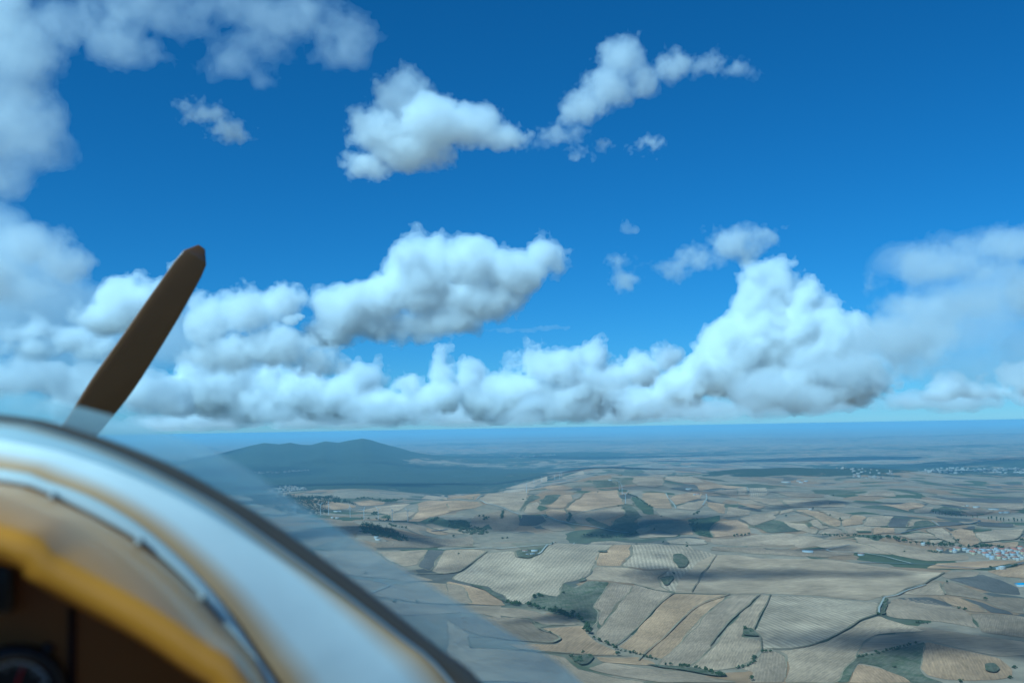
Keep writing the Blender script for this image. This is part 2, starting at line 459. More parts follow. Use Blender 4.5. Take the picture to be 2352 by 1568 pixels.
N_FIELD = [0]
def field(kind, P, margin=True, ang=None, dz=0.0):
    D = P[:, 1].mean()
    N_FIELD[0] += 1
    seed = N_FIELD[0]
    B = densify(P[:, :2], max(7, D * 0.0035), jit=min(6, D * .0014), seed=seed, passes=1)
    sp = float(np.clip(D * 0.007, 10, 70))
    x0, y0 = B.min(0); x1, y1 = B.max(0)
    gx, gy = np.meshgrid(np.arange(x0 + sp / 2, x1, sp), np.arange(y0 + sp / 2, y1, sp))
    I = np.stack([gx.ravel(), gy.ravel()], 1)
    I = I[pip(I, B)] if len(I) else I
    allp = np.concatenate([B, I])
    n = len(B)
    c = B.mean(0)
    vs_, es_, fs_, *_ = delaunay_2d_cdt([Vector((float(a - c[0]), float(b - c[1]))) for a, b in allp], [(i, (i + 1) % n) for i in range(n)], [], 1, 1e-4)
    v = np.array([(q.x, q.y) for q in vs_]) + c
    tri = np.array([t for t in fs_ if len(t) == 3])
    if not len(tri): return None
    l = lift() + dz
    z = height(v[:, 0], v[:, 1]) + l
    # rows follow the longer side
    u, s_, vt = np.linalg.svd(B - c, full_matrices=False)
    a = math.atan2(vt[0, 1], vt[0, 0]) if ang is None else ang
    ca, sa = math.cos(-a), math.sin(-a)
    cz = z.mean()
    loc = np.stack([(v[:, 0] - c[0]) * ca - (v[:, 1] - c[1]) * sa, (v[:, 0] - c[0]) * sa + (v[:, 1] - c[1]) * ca, z - cz], 1)
    # keep faces looking up
    e1 = loc[tri[:, 1], :2] - loc[tri[:, 0], :2]; e2 = loc[tri[:, 2], :2] - loc[tri[:, 0], :2]
    fl = (e1[:, 0] * e2[:, 1] - e1[:, 1] * e2[:, 0]) < 0
    tri[fl] = tri[fl][:, ::-1]
    o = add('field', mesh_np('field', loc, tri, SOIL[kind], smooth=True), terrain, (c[0], c[1], cz))
    o.rotation_euler = (0, 0, a)
    if margin:
        # weedy strips along part of the boundary
        rng = random.Random(seed * 7)
        k = len(B); i = rng.randrange(k); left = k
        while left > 4:
            run = min(left, rng.randint(max(4, k // 5), max(6, k // 2)))
            if rng.random() < 0.45:
                seg = np.array([B[(i + q) % k] for q in range(run)])
                ribbon('field_margin', seg, float(np.clip(D * 0.0011, 1.6, 6)), MARGIN, terrain, seed=seed, dz=0.15, jit=1.5)
            i += run; left -= run
    return o
FIELDS = [
 ('S','R4',[(225,790),(400,775),(402,815),(500,828),(555,800),(610,742),(860,722),(1000,716),(1130,728),(960,768),(900,790),(880,860),(850,915),(820,940),(760,960),(700,965),(670,1000),(655,1050),(600,1045),(540,1020),(500,1060),(480,1095),(420,1095),(370,1088),(330,1040),(240,990),(130,970),(20,945),(90,895),(150,850)]),
 ('o','R4',[(902,790),(962,768),(1130,732),(1090,800),(1030,866),(893,864),(887,820)]),
 ('S','R4',[(1140,728),(1300,735),(1480,765),(1610,800),(1590,840),(1530,905),(1490,985),(1468,1025),(1360,1020),(1290,1000),(1270,940),(1340,880),(1200,888),(1042,866),(1095,800)]),
 ('s','R4',[(890,872),(1040,874),(1200,895),(1330,888),(1264,935),(1284,990),(1340,1022),(1250,1010),(1110,970),(980,957),(845,950),(822,940),(857,915)]),
 ('g','R4',[(702,972),(770,998),(840,955),(972,964),(940,1010),(905,1055),(868,1110),(905,1150),(912,1200),(878,1240),(850,1262),(810,1205),(740,1170),(660,1160),(600,1140),(530,1130),(482,1110),(502,1062),(540,1024),(600,1050),(657,1054),(674,1002)]),
 ('s','R4',[(977,965),(1108,987),(1078,1030),(1028,1085),(958,1180),(915,1228),(902,1213),(922,1160),(908,1130),(876,1112),(908,1060),(948,1010)]),
 ('s','R4',[(1117,980),(1250,1014),(1350,1031),(1218,1150),(1008,1343),(950,1330),(900,1300),(874,1270),(902,1240),(962,1185),(1037,1085),(1087,1030)]),
 ('o','R4',[(1360,1034),(1686,1039),(1648,1075),(1568,1145),(1498,1225),(1428,1290),(1368,1360),(1298,1423),(1180,1403),(1024,1350),(1228,1150)]),
 ('s','R5',[(114,1042),(288,1040),(178,1140),(58,1260),(0,1348),(-60,1418),(-180,1488),(-230,1493),(-328,1470),(-268,1400),(-178,1310),(-78,1200),(32,1100)]),
 ('s','R5',[(298,1044),(350,1042),(328,1090),(254,1250),(200,1245),(180,1290),(288,1310),(297,1370),(250,1438),(160,1477),(60,1492),(-40,1498),(-150,1497),(-110,1470),(2,1370),(102,1240),(202,1130)]),
 ('S','R5',[(360,1044),(600,1050),(940,1082),(1008,1087),(998,1150),(900,1188),(800,1248),(700,1307),(600,1342),(480,1362),(370,1360),(310,1368),(304,1303),(268,1258),(338,1090)], 1.75),
 ('s','R5',[(40,802),(150,799),(300,822),(520,824),(700,827),(1040,874),(1180,892),(1396,907),(1340,938),(1280,972),(1180,997),(1100,1037),(1020,1053),(940,1073),(600,1040),(360,1034),(290,1031),(110,1034),(0,1033),(-150,1028),(-226,1026),(-198,960),(-138,900),(-88,850),(-18,812)]),
 ('s','R5',[(1010,1167),(1050,1187),(1150,1217),(1286,1256),(1100,1263),(990,1278),(900,1338),(868,1398),(848,1440),(780,1508),(740,1568),(440,1568),(472,1480),(462,1400),(404,1374),(480,1374),(700,1320),(900,1200)]),
 ('s','R5',[(384,1376),(438,1402),(452,1480),(430,1566),(232,1566),(262,1500),(186,1482),(264,1440),(314,1388)]),
 ('g','R5',[(872,1410),(1030,1380),(1278,1320),(1263,1400),(1243,1480),(1288,1530),(1400,1566),(1200,1566),(1004,1470),(890,1448),(860,1500),(820,1566),(752,1566),(792,1510)]),
 ('o','R5',[(1294,1322),(1400,1347),(1600,1392),(1740,1422),(1806,1490),(1796,1530),(1700,1550),(1550,1557),(1400,1544),(1302,1520),(1262,1480),(1272,1400)]),
 ('o','R5',[(892,1456),(1010,1480),(1150,1532),(1196,1566),(828,1566),(852,1510)]),
 ('s','R5',[(1162,1219),(1400,1254),(1600,1284),(1890,1324),(1890,1400),(1742,1410),(1600,1383),(1400,1336),(1280,1310),(1150,1338),(900,1388),(874,1398),(912,1340),(1002,1284),(1292,1262)]),
 ('s','R5',[(1075,1067),(1280,1056),(1480,1114),(1536,1142),(1596,1240),(1400,1205),(1250,1190),(1120,1180),(1056,1165),(1064,1100)]),
 ('d','R5',[(1110,1058),(1300,1054),(1420,1087),(1490,1122),(1380,1105),(1200,1080)]),
 ('o','R5',[(1350,1050),(1480,1057),(1600,1102),(1656,1145),(1550,1140),(1492,1114)]),
 ('d','R5',[(1492,1054),(1640,1087),(1800,1142),(1820,1160),(1680,1145),(1612,1102)]),
 ('d','R5',[(1430,947),(1630,917),(1760,962),(1850,1002),(1850,1040),(1700,1030),(1560,990)]),
 ('s','R5',[(1400,907),(1560,897),(1640,907),(1560,930),(1422,943),(1384,930)]),
 ('s','R5',[(1180,1007),(1290,977),(1340,949),(1388,985),(1393,1040),(1250,1043),(1150,1030)]),
 ('b','R5',[(1402,962),(1450,962),(1560,1007),(1700,1052),(1890,1062),(1890,1150),(1830,1150),(1640,1070),(1480,1045),(1420,1040),(1397,1002)]),
 ('b','R5',[(1562,1152),(1840,1167),(1890,1172),(1890,1302),(1620,1262),(1582,1192)]),
 ('o','R5',[(1644,897),(1890,862),(1890,940),(1762,932)]),
 ('o','R5',[(1380,882),(1560,888),(1640,878),(1890,838),(1700,836),(1540,840),(1350,850),(1294,880)]),
 ('s','R5',[(4,702),(130,702),(280,675),(480,673),(640,693),(860,723),(1000,762),(1096,798),(900,788),(700,768),(500,740),(300,743),(100,743),(4,733)]),
 ('b','R5',[(20,747),(320,752),(322,770),(520,767),(850,772),(860,798),(690,813),(520,808),(300,798),(150,780),(0,772)]),
 ('s','R5',[(852,692),(1000,717),(1200,747),(1400,790),(1540,802),(1550,828),(1300,838),(1104,800),(1004,767),(884,727)]),
 ('o','R4',[(0,957),(120,987),(230,1017),(310,1062),(348,1103),(200,1098),(100,1093),(0,1088)]),
 ('s','R4',[(0,1102),(200,1110),(400,1120),(520,1137),(640,1172),(740,1202),(798,1215),(700,1223),(560,1220),(482,1178),(300,1163),(100,1148),(0,1138)]),
 ('b','R4',[(150,1167),(440,1174),(488,1197),(526,1237),(548,1252),(638,1282),(674,1310),(638,1328),(560,1323),(430,1316),(330,1308),(200,1288),(60,1240),(0,1180)]),
 ('o','R4',[(562,1242),(700,1232),(818,1224),(828,1272),(898,1322),(998,1372),(1026,1400),(940,1403),(780,1393),(600,1383),(430,1368),(350,1334),(560,1338),(662,1335),(690,1310),(655,1284)]),
 ('o','R4',[(892,1414),(1130,1412),(1238,1442),(1248,1464),(1050,1453),(922,1443)]),
 ('s','R4',[(832,1482),(950,1444),(1050,1462),(1200,1482),(1400,1502),(1600,1542),(1739,1567),(1300,1567),(1000,1522)]),
 ('s','R4',[(0,1192),(130,1284),(112,1302),(132,1362),(400,1373),(700,1412),(738,1452),(788,1492),(828,1494),(1000,1532),(1200,1567),(100,1567),(0,1450)]),
 ('s','R3',[(450,772),(700,772),(820,778),(900,832),(1000,882),(1056,920),(1176,952),(1000,962),(600,913),(480,810)]),
 ('s','R3',[(602,922),(880,972),(930,983),(1100,962),(1350,987),(1420,1088),(1100,1088),(760,1040)]),
 ('s','R3',[(800,1062),(1100,1097),(1420,1102),(1580,1108),(1580,1180),(1400,1140),(1000,1165),(930,1150)]),
 ('b','R3',[(0,540),(240,640),(450,640),(640,700),(440,760),(250,650)]),
 ('s','R3',[(822,779),(1148,769),(1080,858),(1000,870),(900,822)]),
 ('d','R3',[(1152,770),(1240,772),(1190,850),(1160,898),(1084,870)]),
 ('s','R3',[(1247,772),(1500,777),(1420,842),(1340,900),(1250,918),(1174,900),(1197,850)]),
 ('b','G3',[(110,672),(350,677),(638,747),(648,860),(570,968),(500,958),(330,850),(200,742)]),
 ('o','G3',[(50,442),(180,402),(330,422),(600,482),(480,510),(250,530),(182,490)]),
 ('o','G3',[(540,417),(800,382),(1040,417),(990,450),(900,460),(720,470),(642,460)]),
 ('s','G3',[(1562,370),(1640,314),(1900,309),(2340,324),(2340,388),(1900,378),(1700,368)]),
 ('o','G3',[(1500,432),(1700,389),(2000,394),(2300,408),(2100,500),(1950,578),(1700,638),(1550,706),(1352,700),(1452,620),(1522,560)]),
 ('s','G3',[(500,562),(900,482),(1300,444),(1416,434),(1300,500),(1180,560),(1090,618),(900,570),(700,560)]),
 ('s','G3',[(1112,592),(1300,557),(1496,567),(1380,640),(1290,698),(1124,690)]),
 ('s','G3',[(1350,722),(1640,782),(1640,838),(1500,830),(1676,938),(1550,900),(1300,780),(1150,717)]),
 ('s','G3',[(1602,742),(1720,737),(2000,822),(2200,880),(2210,893),(1900,860),(1700,790)]),
 ('o','G3',[(1642,792),(1900,872),(2010,900),(1850,905),(1652,852)]),
 ('b','G3',[(1380,942),(1700,942),(2340,912),(2340,1088),(1500,1093),(850,1098),(900,1040),(1250,1000)]),
 ('o','G1',[(4,708),(200,703),(508,703),(420,778),(4,768)]),
 ('s','G1',[(474,770),(540,722),(830,643),(1150,593),(1298,603),(1178,740),(1118,880),(1058,938),(960,933),(850,888),(560,818)]),
 ('o','G1',[(4,798),(330,803),(440,798),(538,850),(380,903),(120,928),(4,958)]),
 ('s','G1',[(860,600),(1050,545),(1330,470),(1480,420),(1480,500),(1350,540),(1300,590),(1150,585),(950,610)]),
 ('o','G1',[(1390,540),(1550,560),(1870,590),(1860,606),(1680,632),(1570,628),(1440,600)]),
 ('s','G1',[(1690,440),(2000,340),(2060,400),(1850,440),(1750,458)]),
 ('g','G1',[(1182,740),(1270,693),(1388,740),(1200,828),(1140,898),(1110,938),(1072,938),(1132,860)]),
 ('g','G1',[(1352,790),(1480,703),(1678,693),(1640,760),(1540,838),(1402,850)]),
 ('G','G1',[(1372,852),(1508,900),(1390,948),(1322,910)]),
 ('s','G1',[(1192,842),(1338,803),(1358,860),(1318,915),(1388,960),(1280,978),(1114,970)]),
 ('o','G1',[(1692,702),(1838,693),(1858,780),(1728,898),(1560,898),(1424,860),(1552,842)]),
 ('o','G1',[(1990,692),(2150,643),(2504,623),(2558,690),(2594,770),(2622,838),(2534,858),(2156,918),(2000,948),(1762,930),(1784,880),(1874,790),(1954,750)]),
 ('b','G1',[(310,1190),(400,1002),(700,963),(820,933),(1048,992),(1086,1080),(1000,1228),(680,1238),(624,1130),(480,1200)]),
 ('d','G1',[(1122,988),(1400,1013),(1478,1070),(1330,1158),(1054,1158)]),
 ('s','G1',[(1482,1082),(1800,1152),(1896,1230),(1550,1238),(1374,1170)]),
 ('o','G1',[(1424,960),(1560,913),(1738,933),(1786,1090),(1600,1078)]),
 ('s','G1',[(1842,1002),(2156,933),(2600,873),(2618,990),(2330,1058),(2260,1158),(1904,1120)]),
 ('o','G2',[(112,1092),(308,1063),(288,1120),(248,1188),(102,1180)]),
 ('g','G2',[(452,862),(560,853),(700,1002),(758,1030),(620,1088),(698,1170),(620,1248),(480,1228),(272,1190),(322,1072),(472,1002)]),
 ('G','G2',[(562,722),(700,753),(758,820),(898,882),(898,1008),(760,978),(602,820)]),
 ('b','G2',[(642,1062),(900,983),(1228,1080),(1100,1108),(702,1158)]),
 ('S','G2',[(932,913),(1200,928),(1438,962),(1398,1058),(1250,1073),(1012,1010)]),
 ('o','G2',[(642,1222),(900,1133),(1230,1113),(1438,1083),(1468,1200),(1508,1298),(1290,1288),(1000,1238),(702,1288)]),
 ('o','G2',[(772,663),(1080,673),(1128,770),(1196,908),(932,898),(782,810),(722,742)]),
 ('o','G2',[(1134,742),(1500,663),(1638,682),(1598,760),(1250,848),(1194,800)]),
 ('s','G2',[(1252,872),(1698,773),(1678,860),(1540,928),(1262,908)]),
 ('o','G2',[(1702,802),(1950,833),(1988,960),(1950,988),(1702,870)]),
 ('s','G2',[(2012,873),(2345,932),(2345,998),(1934,1038),(2002,962)]),
 ('G','G2',[(1412,1062),(1700,1043),(1898,1002),(1878,1080),(1758,1178),(1718,1250),(1806,1338),(1540,1298),(1472,1160)]),
 ('o','G2',[(1902,1112),(2150,1063),(2345,1150),(2345,1298),(2100,1308),(1832,1328),(1744,1240),(1784,1180)]),
 ('s','G2',[(622,442),(860,423),(1078,403),(1058,560),(900,598),(662,558),(594,500)]),
 ('s','G2',[(1092,423),(1600,483),(1696,520),(1510,520),(1240,508),(1084,480)]),
 ('o','G2',[(1512,553),(1850,543),(2296,582),(2100,608),(1592,638)]),
 ('s','G2',[(1702,653),(2100,623),(2298,603),(2288,708),(2100,698)]),
 ('g','G2',[(382,410),(480,323),(700,303),(778,360),(640,418),(422,423)]),
 ('g','G2',[(1102,402),(1230,363),(1500,433),(1900,472),(2046,510),(1600,462)]),
 ('g','G2',[(4,482),(250,483),(368,550),(200,558),(4,540)]),
 ('s','G2',[(700,1285),(820,1255),(1000,1232),(1060,1262),(1290,1292),(1200,1330),(700,1345)]),
 ('S','G2',[(1090,1395),(1290,1350),(1500,1345),(1660,1370),(1700,1435),(1400,1440),(1150,1425)], 1.6),
 ('s','G4',[(4,782),(200,773),(448,862),(440,872),(4,802)]),
 ('o','G4',[(4,806),(430,876),(300,918),(4,832)]),
 ('d','G4',[(22,862),(388,940),(270,953),(4,892)]),
 ('s','G4',[(22,1052),(618,933),(638,960),(540,1008),(588,1050),(240,1158)]),
 ('s','G4',[(768,902),(848,932),(642,1000),(642,942)]),
 ('g','G4',[(252,1162),(560,1073),(700,1102),(956,1240),(500,1268)]),
 ('s','G4',[(662,1092),(1000,1142),(1196,1230),(1150,1288),(972,1238)]),
 ('s','G4',[(1052,1092),(1170,1064),(1358,1190),(1240,1208)]),
 ('o','G4',[(852,922),(1050,923),(1538,1092),(1556,1160),(1422,1178),(1182,1060),(1062,1000)]),
 ('s','G4',[(1172,923),(1260,933),(1696,992),(1676,1060),(1552,1078),(1402,1040)]),
 ('o','G4',[(1562,1092),(1720,1003),(1896,1022),(1858,1138),(1592,1168)]),
 ('s','G4',[(1882,1150),(1950,1024),(2345,1022),(2210,1168),(2002,1168)]),
 ('s','G4',[(1592,1182),(1748,1183),(1796,1278),(1642,1278)]),
 ('s','G4',[(1762,1178),(1998,1173),(2006,1248),(1790,1238)]),
 ('o','G4',[(2032,1182),(2345,1202),(2345,1268),(2200,1268),(2014,1298)]),
 ('s','G4',[(1182,1288),(1300,1213),(1428,1203),(1540,1222),(1588,1278),(1400,1288)]),
 ('s','G4',[(4,722),(600,773),(736,878),(500,850),(200,768),(4,758)]),
 ('s','G4',[(642,783),(1600,832),(1636,878),(1200,888),(782,878)]),
 ('S','G4',[(182,602),(420,593),(478,660),(418,720),(192,728)]),
 ('s','G4',[(4,602),(138,583),(128,698),(4,708)]),
 ('b','G4',[(492,652),(1300,693),(1278,738),(762,728)]),
 ('s','G4',[(2002,653),(2345,653),(2345,728),(1852,718)]),
 ('b','G4',[(4,442),(300,433),(700,453),(600,538),(200,488)]),
 ('o','G5',[(222,852),(700,813),(898,850),(658,918),(638,948),(402,880)]),
 ('s','G5',[(702,932),(880,883),(996,883),(948,968),(742,968)]),
 ('s','G5',[(702,763),(1090,793),(1700,813),(2345,833),(2345,898),(1800,888),(1300,858),(1002,848)]),
 ('d','G5',[(1102,742),(1600,743),(2345,763),(2345,818),(1400,798)]),
 ('d','G5',[(312,1180),(402,1042),(668,1062),(598,1188)]),
 ('s','G5',[(682,1062),(880,1082),(760,1102),(738,1160),(612,1188)]),
 ('G','G5',[(602,1230),(820,1113),(980,1113),(1056,1160),(700,1208)]),
 ('d','G5',[(1052,1102),(1370,1103),(1476,1140),(1100,1158)]),
 ('s','G5',[(1374,1102),(1640,1083),(1688,1110),(1492,1138)]),
 ('d','G5',[(1622,1152),(1720,1103),(2198,1132),(2180,1178)]),
 ('d','G5',[(1422,1202),(1600,1163),(1648,1182),(1580,1218)]),
 ('d','G5',[(1182,1182),(1240,1193),(1306,1225),(1240,1238)]),
 ('s','G5',[(862,1222),(1130,1193),(1238,1272),(1336,1400),(1320,1428),(1092,1358),(972,1280)]),
 ('s','G5',[(482,1312),(740,1263),(960,1283),(1086,1358),(620,1358)]),
 ('s','G5',[(642,1372),(930,1363),(938,1418),(800,1400)]),
 ('s','G5',[(952,1372),(1150,1373),(1128,1400),(1040,1438),(962,1423)]),
 ('o','G5',[(1252,1262),(1400,1203),(1588,1243),(1696,1410),(1660,1438),(1490,1478),(1374,1400)]),
 ('s','G5',[(1602,1252),(1900,1223),(2345,1212),(2280,1338),(2200,1368),(1722,1408)]),
 ('o','G5',[(1724,1422),(2200,1403),(2268,1402),(2238,1488),(2100,1488),(1900,1448)]),
 ('g','G5',[(1062,902),(1350,893),(1478,1010),(1200,990)]),
 ('b','G5',[(1402,932),(1880,913),(1898,960),(1600,1008)]),
 ('G','G5',[(1602,972),(1770,973),(1750,998),(1620,998)]),
 ('s','G5',[(2062,882),(2345,873),(2345,928),(2170,928)]),
]
for row, P in zip(FIELDS, ground_all([(r[1], r[2]) for r in FIELDS])):
    field(row[0], P, ang=row[3] if len(row) > 3 else None)
# scrub islands left unploughed inside the fields
SCRUB = [('R4',[(1355,800),(1400,795),(1430,815),(1450,850),(1420,880),(1385,880),(1352,840)]), ('R4',[(1272,940),(1355,925),(1358,945),(1330,985),(1300,985)]),
             ('R4',[(905,778),(965,775),(960,790),(910,788)]), ('R4',[(785,965),(815,938),(840,955),(800,968)]), ('R5',[(1640,1460),(1700,1455),(1735,1490),(1700,1515),(1645,1505)]),
             ('R5',[(190,1245),(240,1245),(300,1295),(230,1290),(190,1285)]), ('R4',[(730,1415),(860,1400),(880,1420),(830,1460),(790,1465)]), ('R5',[(1030,1065),(1060,1060),(1050,1160),(1022,1165)]),
             ('R4',[(400,780),(440,772),(540,775),(545,800),(490,825),(420,815)]), ('R4',[(1180,1460),(1400,1475),(1600,1510),(1680,1535),(1600,1535),(1400,1500)]), ('R4',[(130,975),(200,990),(310,1045),(360,1090),(340,1085),(220,1020)]),
             ('R5',[(1230,605),(1300,595),(1340,625),(1200,640)]), ('G4',[(1780,1245),(2000,1245),(2005,1268),(1820,1270)]), ('G5',[(1600,1220),(1850,1215),(1860,1240),(1620,1258)]), ('R4',[(820,590),(850,575),(900,600),(1000,640),(1010,660),(900,640)])]
for (v, p), P in zip(SCRUB, ground_all(SCRUB)):
    field('G' if v in ('G4', 'G5') else 'g', P, margin=False, dz=0.8)
# tracks and roads
TRACKS = [
 ('gravel', 5.0, 'R4', [(600,742),(560,790),(540,800)]), ('gravel', 4.0, 'R4', [(-60,770),(120,768),(330,765),(480,752),(620,742),(760,730)]),
 ('weeds', 4.3, 'R5', [(372,1368),(480,1371),(600,1347),(700,1315),(800,1254),(900,1195),(1000,1158)]),
 ('weeds', 4.3, 'R5', [(1000,1158),(1000,1120),(1030,1052),(1110,1040),(1180,1002),(1280,976),(1340,943),(1400,908)]), ('gravel', 4.0, 'R5', [(1008,1160),(1010,1120),(1040,1058),(1120,1046),(1190,1012),(1290,983)]),
 ('weeds', 3.8, 'R5', [(1375,975),(1385,1000),(1405,1040)]), ('weeds', 3.4, 'R5', [(-10,1352),(60,1262),(180,1140),(292,1037)]), ('weeds', 3.4, 'R5', [(-440,1440),(-320,1330),(-200,1210),(-40,1090),(112,1037)]),
 ('weeds', 2.9, 'R5', [(302,1375),(300,1300),(258,1252),(335,1085),(356,1040)]), ('weeds', 2.4, 'R4', [(1010,1347),(1225,1150),(1356,1030)]), ('weeds', 2.9, 'R4', [(1468,1027),(1490,985),(1530,905),(1590,840),(1612,802)]),
 ('weeds', 2.9, 'R4', [(1110,974),(1250,1012),(1360,1030),(1690,1037)]), ('weeds', 4.3, 'R4', [(480,1180),(520,1215),(550,1250),(640,1280),(685,1305),(640,1332),(540,1328),(330,1310)]), ('weeds', 2.9, 'R4', [(550,1235),(600,1225),(700,1226)]),
 ('weeds', 2.9, 'R4', [(110,1300),(130,1360),(300,1365),(560,1385),(780,1396),(940,1408),(1100,1406)]), ('weeds', 2.4, 'R4', [(110,1298),(200,1292),(330,1305)]),
 ('gravel', 6.0, 'G1', [(4,775),(240,785),(430,788),(480,780),(560,830),(820,892),(960,955),(1050,985)]), ('gravel', 6.0, 'G1', [(1380,1000),(1480,1030),(1640,1085),(1860,1140),(2100,1165),(2240,1190),(2352,1220),(2520,1250),(2700,1270)]),
 ('gravel', 5.0, 'G1', [(420,780),(520,705)]), ('weeds', 6.7, 'G1', [(2030,670),(1950,760),(1870,790),(1780,880),(1735,910),(1760,940)]), ('gravel', 6.0, 'G1', [(1970,965),(2100,940),(2240,925),(2352,905)]),
 ('gravel', 5.0, 'G2', [(1090,680),(1130,760),(1200,830),(1230,880),(1235,910)]), ('gravel', 6.0, 'G2', [(1690,690),(1700,760),(1640,860)]), ('gravel', 5.0, 'G2', [(1640,650),(1900,625),(2300,590),(2320,640)]),
 ('weeds', 4.3, 'G4', [(600,775),(680,820),(760,890),(840,930),(940,980),(1150,1030)]), ('weeds', 5.8, 'G4', [(1030,1090),(1150,1050),(1300,1130),(1420,1190),(1540,1210),(1610,1280)]), ('weeds', 5.8, 'G4', [(1160,1290),(1200,1230),(1290,1205),(1420,1190)]),
 ('weeds', 4.8, 'G4', [(1040,1100),(1100,1150),(1230,1210)]), ('weeds', 2.4, 'G4', [(20,1060),(210,1160),(330,1215)]), ('weeds', 3.4, 'G4', [(540,1020),(590,990),(630,970),(620,940)]),
 ('asphalt', 8.0, 'G5', [(420,1290),(600,1255),(830,1200),(1080,1168),(1330,1155),(1560,1135),(1680,1100),(1700,1085)]), ('gravel', 6.0, 'G5', [(980,1090),(1090,1165)]), ('asphalt', 7.0, 'G5', [(1700,1085),(1500,1050),(1200,1020),(900,1005),(830,990)]),
 ('asphalt', 7.0, 'R5', [(880,850),(1000,850),(1300,860),(1560,885),(1700,885),(1800,870),(1890,850)]), ('gravel', 5.0, 'R5', [(690,775),(720,765),(780,755),(830,742)]), ('gravel', 5.0, 'R5', [(690,775),(720,785),(900,790),(1050,815),(1200,855)]),
 ('weeds', 4.3, 'G5', [(2220,1362),(2270,1345),(2352,1230)]), ('gravel', 4.0, 'R3', [(640,938),(800,955),(920,985),(850,1015),(770,1045)]), ('weeds', 2.4, 'R3', [(480,775),(700,770),(900,768),(1150,765),(1581,770)]),
 ('weeds', 4.8, 'R3', [(1050,915),(1190,920),(1330,905),(1420,845),(1500,780)]), ('asphalt', 8.0, 'R4', [(-100,660),(0,650)]),
]
for i, ((kd, w, v, p), P) in enumerate(zip(TRACKS, ground_all([(t[2], t[3]) for t in TRACKS]))):
    ribbon({'gravel': 'farm_track', 'weeds': 'field_margin', 'asphalt': 'road'}[kd], P, w, {'gravel': ROADM, 'weeds': MARGIN, 'asphalt': ASPH}[kd], terrain, seed=400 + i, dz=0.9, jit=2.0 if kd == 'weeds' else 0)
print('FIELDS', N_FIELD[0])
# ------------------------------------------------------------------ trees, houses, wind turbines
def empty(name, loc, rz=0.0, sc=1.0):
    o = bpy.data.objects.new(name, None)
    COL.objects.link(o)
    o.location = loc; o.rotation_euler = (0, 0, rz); o.scale = (sc, sc, sc) if np.isscalar(sc) else sc
    o.empty_display_size = 0.5
    return o

def leaf_material(name, c1, c2):
    m = M(name)
    oi = m.node('ShaderNodeObjectInfo')
    g = m.node('ShaderNodeNewGeometry')
    ad = m.node('ShaderNodeMath', operation='ADD'); m.link(oi.outputs['Random'], ad.inputs[0]); m.link(g.outputs['Random Per Island'], ad.inputs[1])
    hf = m.node('ShaderNodeMath', operation='MULTIPLY', i_1=0.5); m.link(ad.outputs[0], hf.inputs[0])
    mx = m.node('ShaderNodeMix', data_type='RGBA'); m.link(hf.outputs[0], mx.inputs[0]); mx.inputs[6].default_value = (*c1, 1); mx.inputs[7].default_value = (*c2, 1)
    m.link(mx.outputs[2], m.b.inputs['Base Color'])
    m.b.inputs['Roughness'].default_value = 0.8; m.b.inputs['Specular IOR Level'].default_value = 0.2
    return m.mat
def plain(name, c, rough=0.7, metal=0.0, vary=0.12, scale=3.0):
    m = M(name)
    tc = m.node('ShaderNodeTexCoord')
    n = m.node('ShaderNodeTexNoise', i_Scale=scale, i_Detail=4.0); m.link(tc.outputs['Object'], n.inputs['Vector'])
    mr = m.node('ShaderNodeMapRange', i_1=0.3, i_2=0.7, i_3=1 - vary, i_4=1 + vary); m.link(n.outputs[0], mr.inputs[0])
    mul = m.node('ShaderNodeMix', data_type='RGBA', blend_type='MULTIPLY', i_0=1.0); mul.inputs[6].default_value = (*c, 1); m.link(mr.outputs[0], mul.inputs[7])
    m.link(mul.outputs[2], m.b.inputs['Base Color'])
    m.b.inputs['Roughness'].default_value = rough; m.b.inputs['Metallic'].default_value = metal
    return m.mat
LEAF = leaf_material('broadleaf_foliage', (.030, .042, .014), (.062, .075, .026))
SCRUBM = leaf_material('scrub_foliage', (.045, .055, .022), (.085, .09, .04))
PINE = leaf_material('conifer_foliage', (.016, .026, .011), (.034, .046, .018))
BARK = plain('bark', (.09, .07, .05), 0.9)

def clump_mesh(name, rng, n, rx, rz, z0, size, mat, cone=False):
    """A crown of many small leafy clumps filling an uneven volume (height 1)."""
    V, Fc = [], []
    lob = [(rng.uniform(-.55, .55) * rx, rng.uniform(-.55, .55) * rx, z0 + rz * rng.uniform(-.5, .6), rng.uniform(.45, .75)) for _ in range(6)]
    for k in range(n):
        if cone:
            h = rng.random() ** 1.4
            r = rx * (1 - h) * rng.uniform(0.5, 1.05) + 0.015; a = rng.uniform(0, 2 * math.pi)
            c = np.array([r * math.cos(a), r * math.sin(a), z0 - rz + 2 * rz * h]); sz = size * (1.25 - 0.7 * h)
        else:
            lx, ly, lz, lr = rng.choice(lob)
            u = np.array([rng.gauss(0, 1) for _ in range(3)]); u /= np.linalg.norm(u) + 1e-9
            rr = lr * rng.uniform(.55, 1.0)
            c = np.array([lx + u[0] * rr * rx, ly + u[1] * rr * rx, lz + u[2] * rr * rz]); sz = size * rng.uniform(.7, 1.3)
        b = len(V)
        ax = np.array([[rng.gauss(0, 1) for _ in range(3)] for _ in range(3)])
        q, _ = np.linalg.qr(ax)
        s = [sz * rng.uniform(.7, 1.2) for _ in range(3)]
        for i in range(3):
            V.append(c + q[i] * s[i]); V.append(c - q[i] * s[i])
        Fc += [(b+0, b+2, b+4), (b+2, b+1, b+4), (b+1, b+3, b+4), (b+3, b+0, b+4), (b+2, b+0, b+5), (b+1, b+2, b+5), (b+3, b+1, b+5), (b+0, b+3, b+5)]
    return mesh_np(name, V, Fc, mat)
